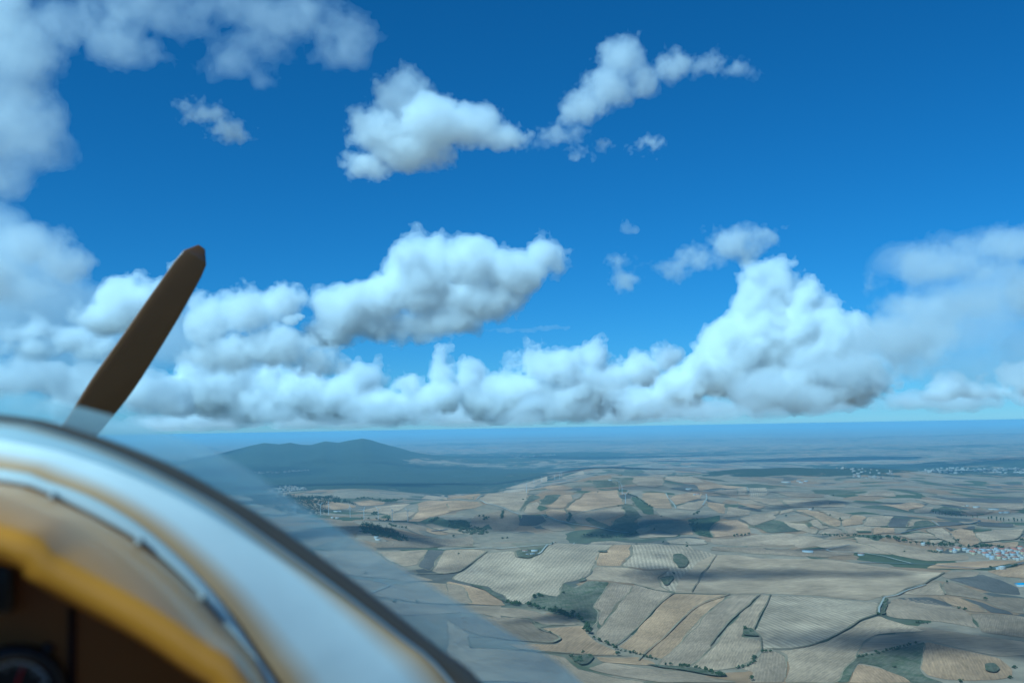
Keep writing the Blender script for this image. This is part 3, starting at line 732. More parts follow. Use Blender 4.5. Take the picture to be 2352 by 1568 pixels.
def trunk_mesh():
    bm = bmesh.new()
    def limb(p, q, r0, r1):
        d = (Vector(q) - Vector(p)); m = Matrix.Translation((Vector(p) + Vector(q)) / 2) @ d.to_track_quat('Z', 'Y').to_matrix().to_4x4()
        bmesh.ops.create_cone(bm, cap_ends=True, segments=6, radius1=r0, radius2=r1, depth=d.length, matrix=m)
    limb((0, 0, -.06), (0.01, 0, .42), .045, .03)
    limb((0.01, 0, .38), (.16, .05, .7), .024, .01); limb((0.01, 0, .36), (-.15, .08, .66), .024, .01); limb((0, 0, .4), (.02, -.14, .72), .022, .008)
    me = bpy.data.meshes.new('trunk'); bm.to_mesh(me); bm.free(); me.materials.append(BARK)
    return me
_rng = random.Random(5)
CROWN = {
    'tree': [clump_mesh('crown', _rng, 46, .46, .36, .58, .115, LEAF) for _ in range(5)],
    'poplar': [clump_mesh('crown', _rng, 36, .19, .44, .56, .085, LEAF) for _ in range(3)],
    'bush': [clump_mesh('crown', _rng, 26, .62, .34, .40, .17, SCRUBM) for _ in range(4)],
    'pine': [clump_mesh('crown', _rng, 34, .30, .42, .55, .10, PINE, cone=True) for _ in range(3)],
}
TRUNK = trunk_mesh()
def plant(P, h, kind, label, group=None, rng=_rng):
    nm = {'tree': 'tree', 'poplar': 'poplar_tree', 'bush': 'bush', 'pine': 'pine_tree'}[kind]
    t = empty(nm, (P[0], P[1], P[2] + 0.2), rng.uniform(0, 6.28), (h * rng.uniform(.9, 1.1), h * rng.uniform(.9, 1.1), h))
    add('trunk', TRUNK, t); add('crown', rng.choice(CROWN[kind]), t)
    tag(t, label, 'bush' if kind == 'bush' else 'tree', group)
    return t

LONE = [  # kind, height, view, point, label
 ('tree', 11, 'R5', (775,592), 'round dark tree standing alone in a pale field left of the far poplars'),
 ('tree', 8, 'R5', (714,565), 'smaller dark tree up-slope and left of the lone round tree'),
 ('tree', 10, 'R5', (612,528), 'dark tree beside the white farmhouse on the far slope'),
 ('tree', 9, 'R5', (1648,1074), 'lone dark tree in the shaded field near the blue shed'),
 ('tree', 9, 'R5', (1416,970), 'dark tree at the bend of the hedge above the pale triangle field'),
 ('tree', 9, 'R5', (1522,1136), 'larger of two dark trees on the tan field near the right edge'),
 ('bush', 7, 'R5', (1487,1124), 'smaller dark bush beside the pair on the tan field'),
 ('bush', 7, 'R5', (1242,1208), 'dark bush on the ridge of the shaded slope at lower right'),
 ('bush', 6, 'R5', (1105,1478), 'small bush in the middle of the rough pasture at the bottom'),
 ('bush', 7, 'R5', (1822,1480), 'dark bush right of the tan field with a scrub island'),
 ('bush', 7, 'R5', (1796,1542), 'bush at the lower tip of the tan field, near the bottom right corner'),
 ('bush', 7, 'R5', (1500,1564), 'bush cut by the bottom edge below the tan field'),
 ('tree', 10, 'R5', (205,1254), 'dark tree at the upper end of the little scrub patch'),
 ('bush', 7, 'R5', (240,1268), 'bush lower in the little scrub patch between stubble strips'),
 ('tree', 9, 'R5', (245,1556), 'dark tree cut by the bottom edge near the pale grey field'),
 ('tree', 9, 'R5', (1006,1168), 'tree where the farm track meets the green strip'),
 ('tree', 12, 'R5', (1480,722), 'round tree in the striped tan field above the village'),
 ('tree', 13, 'R5', (1866,720), 'large dark tree at the right edge above the village'),
 ('tree', 9, 'R5', (1680,884), 'dark tree on the roadside left of the white house below the village'),
 ('tree', 8, 'R4', (695,1034), 'lone small tree on the green slope'),
 ('bush', 7, 'R4', (1355,915), 'bush at the tip of the lower scrub island'),
 ('tree', 10, 'R4', (1020,1404), 'dark tree at the elbow of the creek hedge in the foreground'),
 ('tree', 8, 'R4', (811,1394), 'tree above the dark scrub patch at the bottom'),
 ('bush', 7, 'R4', (616,1272), 'small bush on the edge of the brown field'),
 ('bush', 6, 'R4', (645,1115), 'small bush at the foot of the green slope'),
 ('tree', 12, 'G1', (88,1328), 'tall ragged tree standing alone on the crest left of the shaded valley'),
 ('bush', 9, 'G1', (815,1350), 'larger of two bushes on the crest before the shaded valley'),
 ('bush', 8, 'G1', (885,1342), 'smaller of two bushes on the crest before the shaded valley'),
 ('bush', 8, 'G1', (2234,662), 'dark bush alone in the broad striped tan field'),
 ('bush', 9, 'G1', (1122,772), 'bush alone on the pale slope under the ridge turbines'),
 ('bush', 8, 'G2', (1026,1022), 'bush at the corner of the finely striped field'),
 ('bush', 9, 'G2', (383,868), 'bush on the lower edge of the broad striped tan field'),
 ('tree', 11, 'G2', (920,1228), 'dark tree right of the long creek wood'),
 ('bush', 8, 'G2', (1400,1424), 'upper of two bushes beside the finely terraced field'),
 ('bush', 8, 'G2', (1404,1470), 'lower of two bushes beside the finely terraced field'),
 ('bush', 8, 'G2', (1050,1404), 'bush at the left end of the finely terraced field'),
 ('tree', 9, 'R3', (770,918), 'dark tree seen through the pale windscreen reflection above the pale field'),
 ('bush', 10, 'R3', (945,1088), 'broad dark bush seen through the pale windscreen reflection, the nearer left one'),
 ('bush', 9, 'R3', (1078,1088), 'dark bush right of the broad one seen through the pale windscreen reflection'),
 ('bush', 6, 'R3', (1330,795), 'small bush in the striped field left of the white farm'),
 ('bush', 8, 'G1', (1552,1432), 'bush beside the curving track above the white farm'),
 ('tree', 12, 'G4', (1425,720), 'pale far tree alone on the dry slope below the wooded hill'),
 ('tree', 10, 'G4', (725,1022), 'tree on the hedge corner of the far green hollow'),
 ('tree', 9, 'G4', (1375,838), 'greyish tree in the pale field above the lone round tree'),
]
for (kd, h, v, p, lab), P in zip(LONE, ground_all([(r[2], [r[3]]) for r in LONE])):
    plant(P[0], h, kd, lab)

ROWS = [  # kind, height, spacing, spread, view, polyline, label
 ('tree', 11, 11, 7, 'R4', [(372,1094),(430,1106),(520,1116),(580,1132)], 'tree in the creek row below the green slope, upper stretch'),
 ('tree', 13, 9, 9, 'R4', [(612,1140),(680,1157),(760,1182),(808,1200)], 'large tree in the thick creek row under the green slope'),
 ('tree', 14, 9, 6, 'R4', [(832,1235),(850,1275)], 'big dark tree at the bend of the creek'),
 ('tree', 8, 10, 5, 'R4', [(880,1302),(930,1325),(1010,1365)], 'small tree in the creek row beside the pale strip fields'),
 ('bush', 6, 10, 4, 'R4', [(1040,1375),(1150,1400),(1250,1430)], 'low bush along the creek below the tan strip field'),
 ('bush', 8, 9, 14, 'R4', [(735,1425),(790,1440),(850,1425)], 'bush of the dark scrub patch at the bottom'),
 ('tree', 8, 9, 4, 'R4', [(1308,1466),(1345,1467)], 'tree of the left clump on the bottom green bank'),
 ('tree', 8, 8, 4, 'R4', [(1378,1472),(1455,1482)], 'tree of the long clump on the bottom green bank'),
 ('tree', 8, 10, 3, 'R4', [(1488,1484),(1560,1502),(1660,1534)], 'tree of the right clumps on the bottom green bank'),
 ('tree', 10, 9, 8, 'R4', [(520,1060),(545,1045),(570,1055)], 'tree of the clump at the top of the green slope'),
 ('tree', 8, 8, 3, 'R5', [(298,1388),(330,1390),(362,1384)], 'tree of the trio at the head of the pale grey field'),
 ('bush', 7, 9, 4, 'R5', [(262,1415),(248,1455),(180,1482),(165,1484)], 'bush on the left edge of the pale grey field'),
 ('bush', 6, 9, 3, 'R5', [(1050,1075),(1042,1110),(1032,1160)], 'bush of the green strip by the farm track'),
 ('bush', 5, 11, 3, 'R5', [(1265,1208),(1325,1222)], 'low bush trailing right along the shaded ridge'),
 ('bush', 6, 10, 4, 'R5', [(876,1416),(960,1402),(1040,1380),(1120,1360),(1240,1330)], 'bush in the hedge along the top of the rough pasture'),
 ('bush', 7, 9, 6, 'R5', [(0,1520),(50,1528),(95,1535)], 'bush of the hedge under the pale grey field'),
 ('tree', 9, 14, 6, 'R5', [(670,684),(760,692),(850,688),(920,690)], 'tree at the left end of the valley tree belt'),
 ('tree', 13, 10, 14, 'R5', [(940,707),(1000,705),(1060,698),(1130,720)], 'tree in the middle of the valley tree belt'),
 ('tree', 13, 9, 16, 'R5', [(1140,722),(1270,742),(1350,750),(1420,747),(1500,763)], 'tree of the dense belt behind the village'),
 ('tree', 15, 12, 10, 'R5', [(1540,760),(1600,765),(1650,762),(1700,758),(1760,770)], 'tall tree right behind the village roofs'),
 ('poplar', 15, 22, 6, 'R5', [(1330,548),(1400,562),(1460,567),(1520,573),(1600,578)], 'far tree along the country road above the green strip'),
 ('poplar', 17, 16, 6, 'R5', [(1660,588),(1760,598),(1885,605)], 'poplar of the far roadside row near the right edge'),
 ('tree', 12, 9, 12, 'G2', [(20,1312),(200,1332),(330,1334),(450,1332),(560,1312),(660,1275)], 'tree of the long dark creek wood behind the crest'),
 ('bush', 9, 12, 10, 'G2', [(530,690),(640,735),(740,790),(880,880)], 'bush in the dark gully below the ridge turbines'),
 ('tree', 10, 12, 10, 'G1', [(470,1030),(520,1025),(560,1050),(600,1040),(540,1090)], 'tree of the isolated round copse in the shaded valley'),
 ('bush', 10, 10, 5, 'G1', [(825,935),(815,1000),(795,1050)], 'bush of the upright dark hedge in the shaded valley'),
 ('bush', 10, 10, 6, 'G1', [(1820,975),(1815,1040),(1795,1100)], 'bush of the steep hedge under the striped tan field'),
 ('tree', 9, 10, 6, 'G1', [(2020,1305),(2060,1305),(2140,1310)], 'tree of the small clumps left of the long creek wood'),
 ('bush', 11, 12, 10, 'G3', [(1680,715),(1750,690),(1810,650)], 'bush of the dark thicket right of the turbine row'),
 ('tree', 11, 12, 18, 'G3', [(830,600),(880,580),(910,620)], 'tree of the grove among the wind turbines'),
 ('bush', 11, 12, 12, 'G3', [(1050,650),(1075,640),(1090,660)], 'bush of the thicket left of the fourth turbine'),
 ('bush', 9, 14, 8, 'G3', [(660,650),(740,665),(900,655),(1080,690)], 'bush along the track above the pine wood'),
 ('tree', 10, 10, 10, 'G2', [(1505,1000),(1545,980),(1588,962)], 'tree of the slanting dark copse on the far slope'),
 ('tree', 10, 12, 10, 'G2', [(2090,1318),(2130,1310),(2200,1318),(2320,1290)], 'tree of the crest clump left of the shaded field'),
 ('bush', 9, 12, 6, 'G3', [(1090,740),(1140,770),(1190,780),(1330,800)], 'bush on the bright slope right of the pine wood'),
 ('bush', 7, 11, 3, 'R5', [(1150,780),(1180,780)], 'bush of the clump left of the village'),
 ('bush', 8, 9, 6, 'T', [(545,640),(610,650),(690,660),(760,670)], 'bush in the gardens at the village end'),
 ('tree', 8, 10, 4, 'R5', [(1800,874),(1850,866)], 'tree along the road right of the white house'),
]
def along(P, sp):
    d = np.r_[0, np.cumsum(np.linalg.norm(np.diff(P[:, :2], axis=0), axis=1))]
    s = np.arange(sp * .3, max(d[-1], sp * .5), sp)
    return np.stack([np.interp(s, d, P[:, 0]), np.interp(s, d, P[:, 1])], 1)
n_row = 0
ORD = 'first second third fourth fifth sixth seventh eighth ninth tenth eleventh twelfth thirteenth fourteenth fifteenth sixteenth seventeenth eighteenth nineteenth twentieth'.split()
for (kd, h, sp, spread, v, p, lab), P in zip(ROWS, ground_all([(r[4], r[5]) for r in ROWS])):
    q = along(P, sp)
    if len(q) > 16: q = q[np.linspace(0, len(q) - 1, 16).astype(int)]
    spots = []
    for a in q:
        x, y = a[0] + _rng.gauss(0, spread * .35), a[1] + _rng.gauss(0, spread * .6)
        spots.append((x / y, x, y))
    spots.sort()
    grp = lab.split(',')[0].replace('tree ', 'trees ').replace('bush ', 'bushes ')
    for i, (_, x, y) in enumerate(spots):
        hd, tl = [(w, lab.split(w, 1)) for w in ('poplar ', 'tree ', 'bush ') if w in lab][0]
        plant((x, y, float(height(x, y))), h * _rng.uniform(.7, 1.2), kd, (tl[0] + ORD[i] + ' ' + hd + 'from the left ' + tl[1]) if len(spots) > 1 else lab, grp)
        n_row += 1
print('ROW PLANTS', n_row)

# woods too thick to count
def wood_mass(name, label, view, poly, n, h, kind, seed):
    P = ground(sv(view, poly))[:, :2]
    rng = random.Random(seed); rs = np.random.default_rng(seed)
    pts = []
    lo, hi = P.min(0), P.max(0)
    while len(pts) < n:
        c = rs.uniform(lo, hi, (n, 2)); c = c[pip(c, P)]
        pts += list(c)
    pts = np.array(pts[:n]); z = height(pts[:, 0], pts[:, 1])
    Vs, Fs, b = [], [], 0
    protos = []
    for me in CROWN[kind]:
        v = np.zeros(len(me.vertices) * 3, np.float32); me.vertices.foreach_get('co', v)
        f = np.zeros(len(me.polygons) * 3, np.int32); me.polygons.foreach_get('vertices', f)
        k = 8 * (12 if n > 200 else 20)
        protos.append((v.reshape(-1, 3)[:k // 8 * 6], f.reshape(-1, 3)[:k]))
    for (x, y), zz in zip(pts, z):
        v, f = rng.choice(protos); a = rng.uniform(0, 6.28); hh = h * rng.uniform(.7, 1.25)
        r = np.array([[math.cos(a), -math.sin(a), 0], [math.sin(a), math.cos(a), 0], [0, 0, 1]])
        Vs.append(v @ r.T * np.array([hh * 1.35, hh * 1.35, hh]) + np.array([x, y, zz])); Fs.append(f + b); b += len(v)
    V = np.concatenate(Vs); c = V.mean(0)
    o = add(name, mesh_np(name, V - c, np.concatenate(Fs), CROWN[kind][0].materials[0]), None, c)
    return tag(o, label, 'forest', kind='stuff')
wood_mass('forest', 'dark pine wood on the hillock left of the white farm', 'G3', [(650,770),(720,740),(850,745),(1000,790),(1180,840),(1300,925),(1380,985),(1290,1000),(1100,955),(850,935),(700,885)], 330, 12, 'pine', 3)
wood_mass('forest', 'broad dark forest behind the wind turbines at the mountain side', 'G3', [(-1100,300),(-400,310),(0,335),(400,372),(560,440),(640,470),(400,425),(200,440),(100,480),(200,570),(0,600),(-400,600),(-800,480)], 1700, 15, 'pine', 4)
wood_mass('forest', 'belt of dark woodland winding across the middle left slope', 'G3', [(560,380),(700,355),(900,370),(1120,395),(1300,370),(1180,410),(1050,430),(900,385),(700,380)], 160, 11, 'tree', 5)
wood_mass('forest', 'scrubby wood in the shadow at the left of the deep valley', 'G1', [(0,1090),(250,1080),(330,1150),(560,1220),(620,1290),(250,1280),(120,1220),(0,1180)], 150, 8, 'bush', 6)
wood_mass('forest', 'thicket covering the green hollow right of the shaded valley', 'G2', [(1420,1070),(1600,1050),(1560,1160),(1700,1260),(1800,1335),(1640,1320),(1500,1240)], 70, 8, 'bush', 7)

# ---- houses
WALLS = [plain('whitewash', (.36, .31, .25), .85), plain('cream_render', (.42, .34, .20), .85), plain('grey_render', (.36, .35, .33), .85)]
ROOFS = [plain('terracotta_tiles', (.30, .115, .065), .85, vary=.3), plain('weathered_tiles', (.26, .14, .09), .85, vary=.3), plain('grey_sheet_roof', (.30, .30, .31), .6), plain('white_sheet_roof', (.42, .41, .39), .6), plain('blue_sheet_roof', (.05, .22, .40), .5)]
WIN = plain('dark_window', (.03, .035, .04), .3)
def box_me(name, x0, x1, y0, y1, z0, z1, mat):
    V = [(x0,y0,z0),(x1,y0,z0),(x1,y1,z0),(x0,y1,z0),(x0,y0,z1),(x1,y0,z1),(x1,y1,z1),(x0,y1,z1)]
    return mesh_np(name, V, [(0,3,2,1),(4,5,6,7),(0,1,5,4),(1,2,6,5),(2,3,7,6),(3,0,4,7)], mat)
_hc = {}
def house_parts(l, w, h, wall, roof, rise):
    key = (l, w, h, wall, roof, rise)
    if key not in _hc:
        ov = .5
        wm = box_me('wall', -l/2, l/2, -w/2, w/2, -4, h, WALLS[wall])
        e = .25
        V = [(-l/2-ov,-w/2-ov,h+.02),(l/2+ov,-w/2-ov,h+.02),(l/2+ov,w/2+ov,h+.02),(-l/2-ov,w/2+ov,h+.02),(-l/2-ov,0,h+rise),(l/2+ov,0,h+rise),
             (-l/2-ov,-w/2-ov,h+.02+e),(l/2+ov,-w/2-ov,h+.02+e),(l/2+ov,w/2+ov,h+.02+e),(-l/2-ov,w/2+ov,h+.02+e),(-l/2-ov,0,h+rise+e),(l/2+ov,0,h+rise+e)]
        Fc = [(0,3,2,1),(6,7,11,10),(8,9,10,11),(0,1,7,6),(2,3,9,8)]
        Ft = [(0,6,10),(0,10,9),(0,9,3),(1,2,8),(1,8,11),(1,11,7)]
        tri = [t for f in Fc for t in ((f[0],f[1],f[2]),(f[0],f[2],f[3]))] + Ft
        rm = mesh_np('roof', V, tri, ROOFS[roof])
        wn_ = box_me('window', -.55, .55, -.06, .06, 0, 1.3, WIN)
        ch = box_me('chimney', -.35, .35, -.35, .35, 0, 1.5, WALLS[wall])
        _hc[key] = (wm, rm, wn_, ch)
    return _hc[key]
def house(P, l, w, h, wall, roof, rise, rz, label, group=None, name='house', windows=0):
    t = empty(name, (P[0], P[1], P[2]), rz)
    wm, rm, wn_, ch = house_parts(l, w, h, wall, roof, rise)
    add('wall', wm, t)
    r = add('roof', rm, t)
    if name == 'house':
        add('chimney', ch, r, (l * .25, w * .15, h + rise * .5))
    for k in range(windows):
        add('window', wn_, t, (-l/2 + (k + .5) * l / windows, -w/2 - .04, h * .5))
    tag(t, label, name.split('_')[-1], group)
    return t
SINGLE = [
 ('R4', (465,782), (16, 9, 5, 0, 1, 1.6, .1), 'white farmhouse with a tiled roof, left one of the farm ringed by stubble', 'house'),
 ('R4', (520,784), (18, 9, 6, 0, 3, 1.2, .1), 'pale long farm building, right one of the farm ringed by stubble', 'barn'),
 ('R4', (508,800), (14, 8, 4, 0, 2, 1.0, .3), 'low white shed in front of the farm ringed by stubble', 'shed'),
 ('R4', (478,800), (8, 6, 3, 2, 2, .8, .3), 'small grey outbuilding beside the farm tree', 'shed'),
 ('G3', (895,955), (13, 9, 6, 0, 3, 1.2, .0), 'white farmhouse at the foot of the pine wood, upper block', 'house'),
 ('G3', (920,982), (17, 9, 4, 0, 3, 1.0, .0), 'white low annex in front of the farmhouse by the pine wood', 'shed'),
 ('G3', (300,560), (26, 10, 5, 0, 3, 1.2, .0), 'long white farm shed near the leftmost wind turbines', 'shed'),
 ('G3', (358,560), (12, 9, 5, 0, 3, 1.2, .0), 'short white shed right of the long one by the turbines', 'shed'),
 ('G3', (240,655), (12, 9, 6, 0, 3, 1.2, .2), 'white building above the brown field edge, left of two', 'house'),
 ('G3', (315,660), (16, 9, 6, 0, 2, 1.2, .2), 'white building above the brown field edge, right of two', 'house'),
 ('G2', (1428,622), (30, 14, 6, 0, 3, 1.5, .1), 'bright white shed on the far plateau', 'shed'),
 ('G2', (1555,695), (26, 12, 5, 0, 0, 2.0, .1), 'red-roofed farmhouse on the far plateau', 'house'),
 ('G2', (1515,705), (12, 10, 5, 0, 2, 1.5, .1), 'small pale building beside the red-roofed far farmhouse', 'house'),
 ('G2', (262,488), (18, 10, 5, 0, 3, 1.4, .1), 'white cabin near the ridge turbines', 'house'),
 ('G4', (1088,916), (17, 11, 6, 0, 1, 1.8, .1), 'white farmhouse beside the round dark tree on the slope', 'house'),
 ('G4', (722,516), (60, 16, 6, 0, 3, 1.5, .0), 'very long bright white shed below the wooded hill', 'shed'),
 ('G4', (910,500), (26, 14, 6, 0, 2, 1.5, .3), 'pale farm building right of the long white shed, rear one', 'barn'),
 ('G4', (945,520), (28, 14, 6, 0, 3, 1.5, -.3), 'pale farm building right of the long white shed, front one', 'barn'),
 ('G4', (1020,500), (24, 14, 6, 2, 2, 1.5, .2), 'grey farm building furthest right of the long white shed', 'barn'),
 ('G5', (856,1448), (13, 10, 7, 0, 3, 1.5, .2), 'small white house in the tree belt left of the village', 'house'),
 ('G5', (1900,925), (46, 16, 6, 0, 2, 1.5, .05), 'long pale sheds roof of the hamlet near the right edge', 'shed'),
 ('G5', (2020,965), (22, 12, 6, 2, 1, 1.5, .3), 'grey house among the hamlet trees', 'house'),
 ('G5', (2090,970), (24, 12, 6, 0, 2, 1.5, -.2), 'pale house right in the hamlet trees', 'house'),
 ('G5', (1455,875), (18, 11, 6, 1, 1, 1.6, .1), 'cream house left in the far roadside group', 'house'),
 ('G5', (1495,875), (16, 11, 6, 0, 3, 1.4, .1), 'white house second in the far roadside group', 'house'),
 ('G5', (1640,890), (30, 12, 6, 0, 2, 1.4, .1), 'long pale building right in the far roadside group', 'barn'),
 ('R5', (1746,886), (15, 11, 8, 0, 3, 1.0, .15), 'white two-storey house on the road below the village', 'house'),
 ('R5', (1722,884), (12, 9, 4, 2, 2, 1.0, .15), 'grey annex left of the white two-storey house', 'shed'),
 ('R5', (1876,985), (34, 18, 5, 2, 4, 2.0, .1), 'shed with a bright blue roof at the right edge', 'shed'),
 ('R5', (580,785), (30, 10, 5, 2, 2, 1.2, -.25), 'grey shed in the cloud shadow, left of the tree clump', 'shed'),
 ('R5', (900,802), (16, 10, 5, 2, 1, 1.5, .1), 'shaded farmhouse by the bend in the track', 'house'),
 ('R5', (1275,738), (11, 8, 6, 0, 3, 1.2, .2), 'white hut in front of the dense valley tree belt', 'house'),
]
for (v, p, a, lab, nm), P in zip(SINGLE, ground_all([(r[0], [r[1]]) for r in SINGLE])):
    house(P[0], *a, lab, name=nm, windows=3 if nm == 'house' else 0)
# the village at the right edge
VILLAGE = [(745,625,0,1),(770,640,0,1),(955,645,1,0),(1010,660,0,2),(1035,612,0,1),(1065,628,1,0),(1175,625,0,2),(1255,640,0,3),(1305,668,1,0),(1325,690,1,0),(1400,670,0,1),
 (1420,625,0,1),(1500,625,0,1),(1570,628,0,1),(1480,650,2,2),(1540,650,2,2),(1660,650,0,3),(1610,672,0,1),(1530,705,0,0),(1580,735,2,2),(1740,665,0,2),(1810,645,0,0),(1720,700,0,3),(1750,722,0,0),
 (1760,765,1,0),(1840,690,2,2),(1860,775,0,1),(1900,715,0,0),(1950,650,0,3),(1980,625,0,0),(1960,690,0,1),(2010,710,0,0),(2060,690,2,2),(2040,640,0,0),(2030,770,0,1),(2110,730,0,3),(2120,605,0,0),
 (2130,650,0,1),(2150,690,1,0),(2160,775,0,3),(1930,760,0,3),(1640,770,2,2),(2200,640,0,0),(2210,720,0,1),(2230,790,0,3),(1690,610,2,1),(1360,640,0,0),(1890,622,0,1),(1990,740,0,2),(2080,800,0,3),(1800,735,0,1),(1240,655,0,3)]
vl = {(0,0): 'white village house with a red tiled roof at the right edge', (0,1): 'white village house with a faded brown roof at the right edge', (1,0): 'yellow-walled village house with a red roof',
      (0,2): 'white village house under a grey roof', (2,2): 'grey village house under a grey roof', (0,3): 'all-white flat-roofed village house', (2,1): 'grey village house with a brown roof'}
vg = ground_all([('T', [(x, y)]) for x, y, _, _ in VILLAGE])
placed = []
seen_kind = {}
for (x, y, wl, rf), P in sorted(zip(VILLAGE, vg), key=lambda r: r[1][0][0] / r[1][0][1]):
    l, w = _rng.choice([(12, 9), (14, 10), (10, 8.5), (17, 10)])
    q = P[0].copy()
    for _ in range(60):      # keep neighbours apart
        near = [p for p in placed if np.hypot(*(p[:2] - q[:2])) < 17]
        if not near: break
        d = q[:2] - near[0][:2]; d = d / (np.linalg.norm(d) + 1e-6) + np.array([_rng.uniform(-.6, .6), _rng.uniform(-.6, .6)])
        q[:2] += d * 2.0
    q[2] = height(q[0], q[1]); placed.append(q)
    house(q, l, w, _rng.choice([5.5, 7.0, 8.0]), wl, rf, .7 if rf == 3 else 3.0, _rng.choice([0.1, .25, .0, -.2]) + _rng.uniform(-.1, .1), ORD[seen_kind.get((wl, rf), 0)] + ' from the left: ' + vl[(wl, rf)], 'houses of the village at the right edge', windows=3)
    seen_kind[(wl, rf)] = seen_kind.get((wl, rf), 0) + 1

# far towns, each one mass of specks
def far_town(label, view, poly, n, seed, s=14.0):
    P = ground(sv(view, poly))[:, :2]
    rs = np.random.default_rng(seed); lo, hi = P.min(0), P.max(0)
    pts = []
    while len(pts) < n:
        c = rs.uniform(lo, hi, (n * 3, 2)); pts += list(c[pip(c, P)])
    Vs, Fs = [], []
    for k, (x, y) in enumerate(pts[:n]):
        z = float(height(x, y)); l, w, h = s * rs.uniform(.6, 2.2), s * rs.uniform(.6, 1.2), rs.uniform(6, 13); a = rs.uniform(0, 3.14)
        cc, ss = math.cos(a), math.sin(a)
        b = [(-l/2,-w/2,-5),(l/2,-w/2,-5),(l/2,w/2,-5),(-l/2,w/2,-5),(-l/2,-w/2,h),(l/2,-w/2,h),(l/2,w/2,h),(-l/2,w/2,h)]
        Vs += [(x + p*cc - q*ss, y + p*ss + q*cc, z + r) for p, q, r in b]
        Fs += [[8*k + i for i in f] for f in ((0,3,2,1),(4,5,6,7),(0,1,5,4),(1,2,6,5),(2,3,7,6),(3,0,4,7))]
    V = np.array(Vs); c = V.mean(0)
    o = add('distant_town', mesh_np('distant_town', V - c, Fs, TOWNM), None, c)
    return tag(o, label, 'town', kind='stuff')
TOWNM = leaf_material('far_town_walls', (.16, .11, .08), (.32, .28, .23))
far_town('distant town strung out among trees below the horizon, near the right edge', 'G5', [(760,330),(1100,300),(1700,310),(2352,300),(2500,330),(2352,390),(1900,370),(1500,350),(900,380)], 230, 11, 17)
far_town('scattered far houses among green orchards right of the wooded hill', 'G4', [(1150,300),(1700,310),(2352,340),(2352,460),(1900,470),(1600,420),(1500,350)], 60, 12, 15)
far_town('small hill town on a spur below the mountain, partly behind the pale windscreen reflection', 'V6', [(520,610),(640,580),(740,590),(810,600),(700,612),(560,640)], 150, 13, 12)
far_town('thin line of far houses along the foot of the mountain', 'V6', [(440,490),(600,490),(800,470),(820,476),(600,500),(450,502)], 90, 14, 16)
far_town('pale far town beyond the dark lowland right of the mountain', 'G1', [(730,85),(900,95),(1180,115),(1600,92),(1600,106),(1200,140),(1020,145),(860,110)], 150, 15, 22)
far_town('faint line of far white buildings on the plain under the tower cloud', 'R5', [(470,132),(700,130),(860,136),(860,140),(700,137),(470,138)], 50, 16, 30)
far_town('faint far white sheds on the plain near the right edge', 'R5', [(1320,112),(1460,108),(1460,114),(1330,117)], 24, 17, 30)

# ---- wind turbines
WHITE = plain('turbine_paint', (.42, .42, .42), .4, vary=.03)
def tube_me(name, P, R_, mat, seg=10):
    V, Fc = [], []
    for (x, y, z), r in zip(P, R_):
        for k in range(seg):
            a = 2 * math.pi * k / seg; V.append((x + r * math.cos(a), y + r * math.sin(a), z))
    for i in range(len(P) - 1):
        for k in range(seg):
            Fc.append((i*seg + k, i*seg + (k+1) % seg, (i+1)*seg + (k+1) % seg, (i+1)*seg + k))
    return mesh_np(name, V, Fc, mat, smooth=True)
TOWER = tube_me('tower', [(0,0,-3),(0,0,20),(0,0,46)], [1.15,.95,.7], WHITE, 14)
NAC = box_me('nacelle', -1.2, 1.2, -3.0, 3.6, 45.6, 48.2, WHITE)
HUB = tube_me('hub', [(0,0,0),(0,0,.8),(0,0,1.6)], [1.1,.9,.2], WHITE)
_bv = [(-.5,0,.6),(.5,.1,.6),(.95,.12,4),(-.45,-.05,4),(.35,.05,22),(-.1,0,22)]
_bv2 = [(x, y - .22, z) for x, y, z in _bv]
BLADE = mesh_np('blade', _bv + _bv2, [(0,1,2,3),(3,2,4,5),(9,8,7,6),(11,10,8,9),(0,3,9,6),(3,5,11,9),(1,7,8,2),(2,8,10,4),(4,10,11,5),(0,6,7,1)], WHITE)
TURB = [
 ('V6', (705,792), 1.25, .3, 'leftmost wind turbine, seen through the pale windscreen reflection'),
 ('G3', (68,610), 1.1, .9, 'wind turbine against the dark forest, second of the row from the left'),
 ('G3', (186,600), 1.1, .2, 'wind turbine just right of the one against the dark forest'),
 ('G3', (507,640), 1.0, 1.9, 'wind turbine above the brown field, left end of the clear five'),
 ('G3', (712,680), 1.0, .6, 'wind turbine left of the grove among the turbines'),
 ('G3', (925,670), 1.0, 1.3, 'wind turbine directly above the right part of the grove'),
 ('G3', (1135,700), 1.0, 1.8, 'wind turbine fourth of the clear five, over the pine wood end'),
 ('G3', (1368,705), 1.0, 1.2, 'wind turbine at the right end of the clear five'),
 ('G1', (1172,668), .95, .5, 'wind turbine nearest on the pale ridge'),
 ('G1', (1285,560), .95, .1, 'wind turbine second along the pale ridge'),
 ('G1', (1400,505), .9, 1.7, 'wind turbine third along the pale ridge, by the skyline'),
 ('G1', (1590,475), .9, 1.0, 'wind turbine in the shaded spot of the ridge'),
 ('G1', (1662,465), .9, .4, 'wind turbine left of the close pair at the ridge end'),
 ('G1', (1690,430), .9, .8, 'wind turbine right of the close pair at the ridge end'),
 ('G2', (397,625), .95, 1.1, 'upper wind turbine right of the striped tan field'),
 ('G2', (441,690), .95, 1.6, 'middle wind turbine right of the striped tan field'),
 ('G2', (492,830), 1.0, .9, 'lowest wind turbine at the corner of the striped tan field'),
]
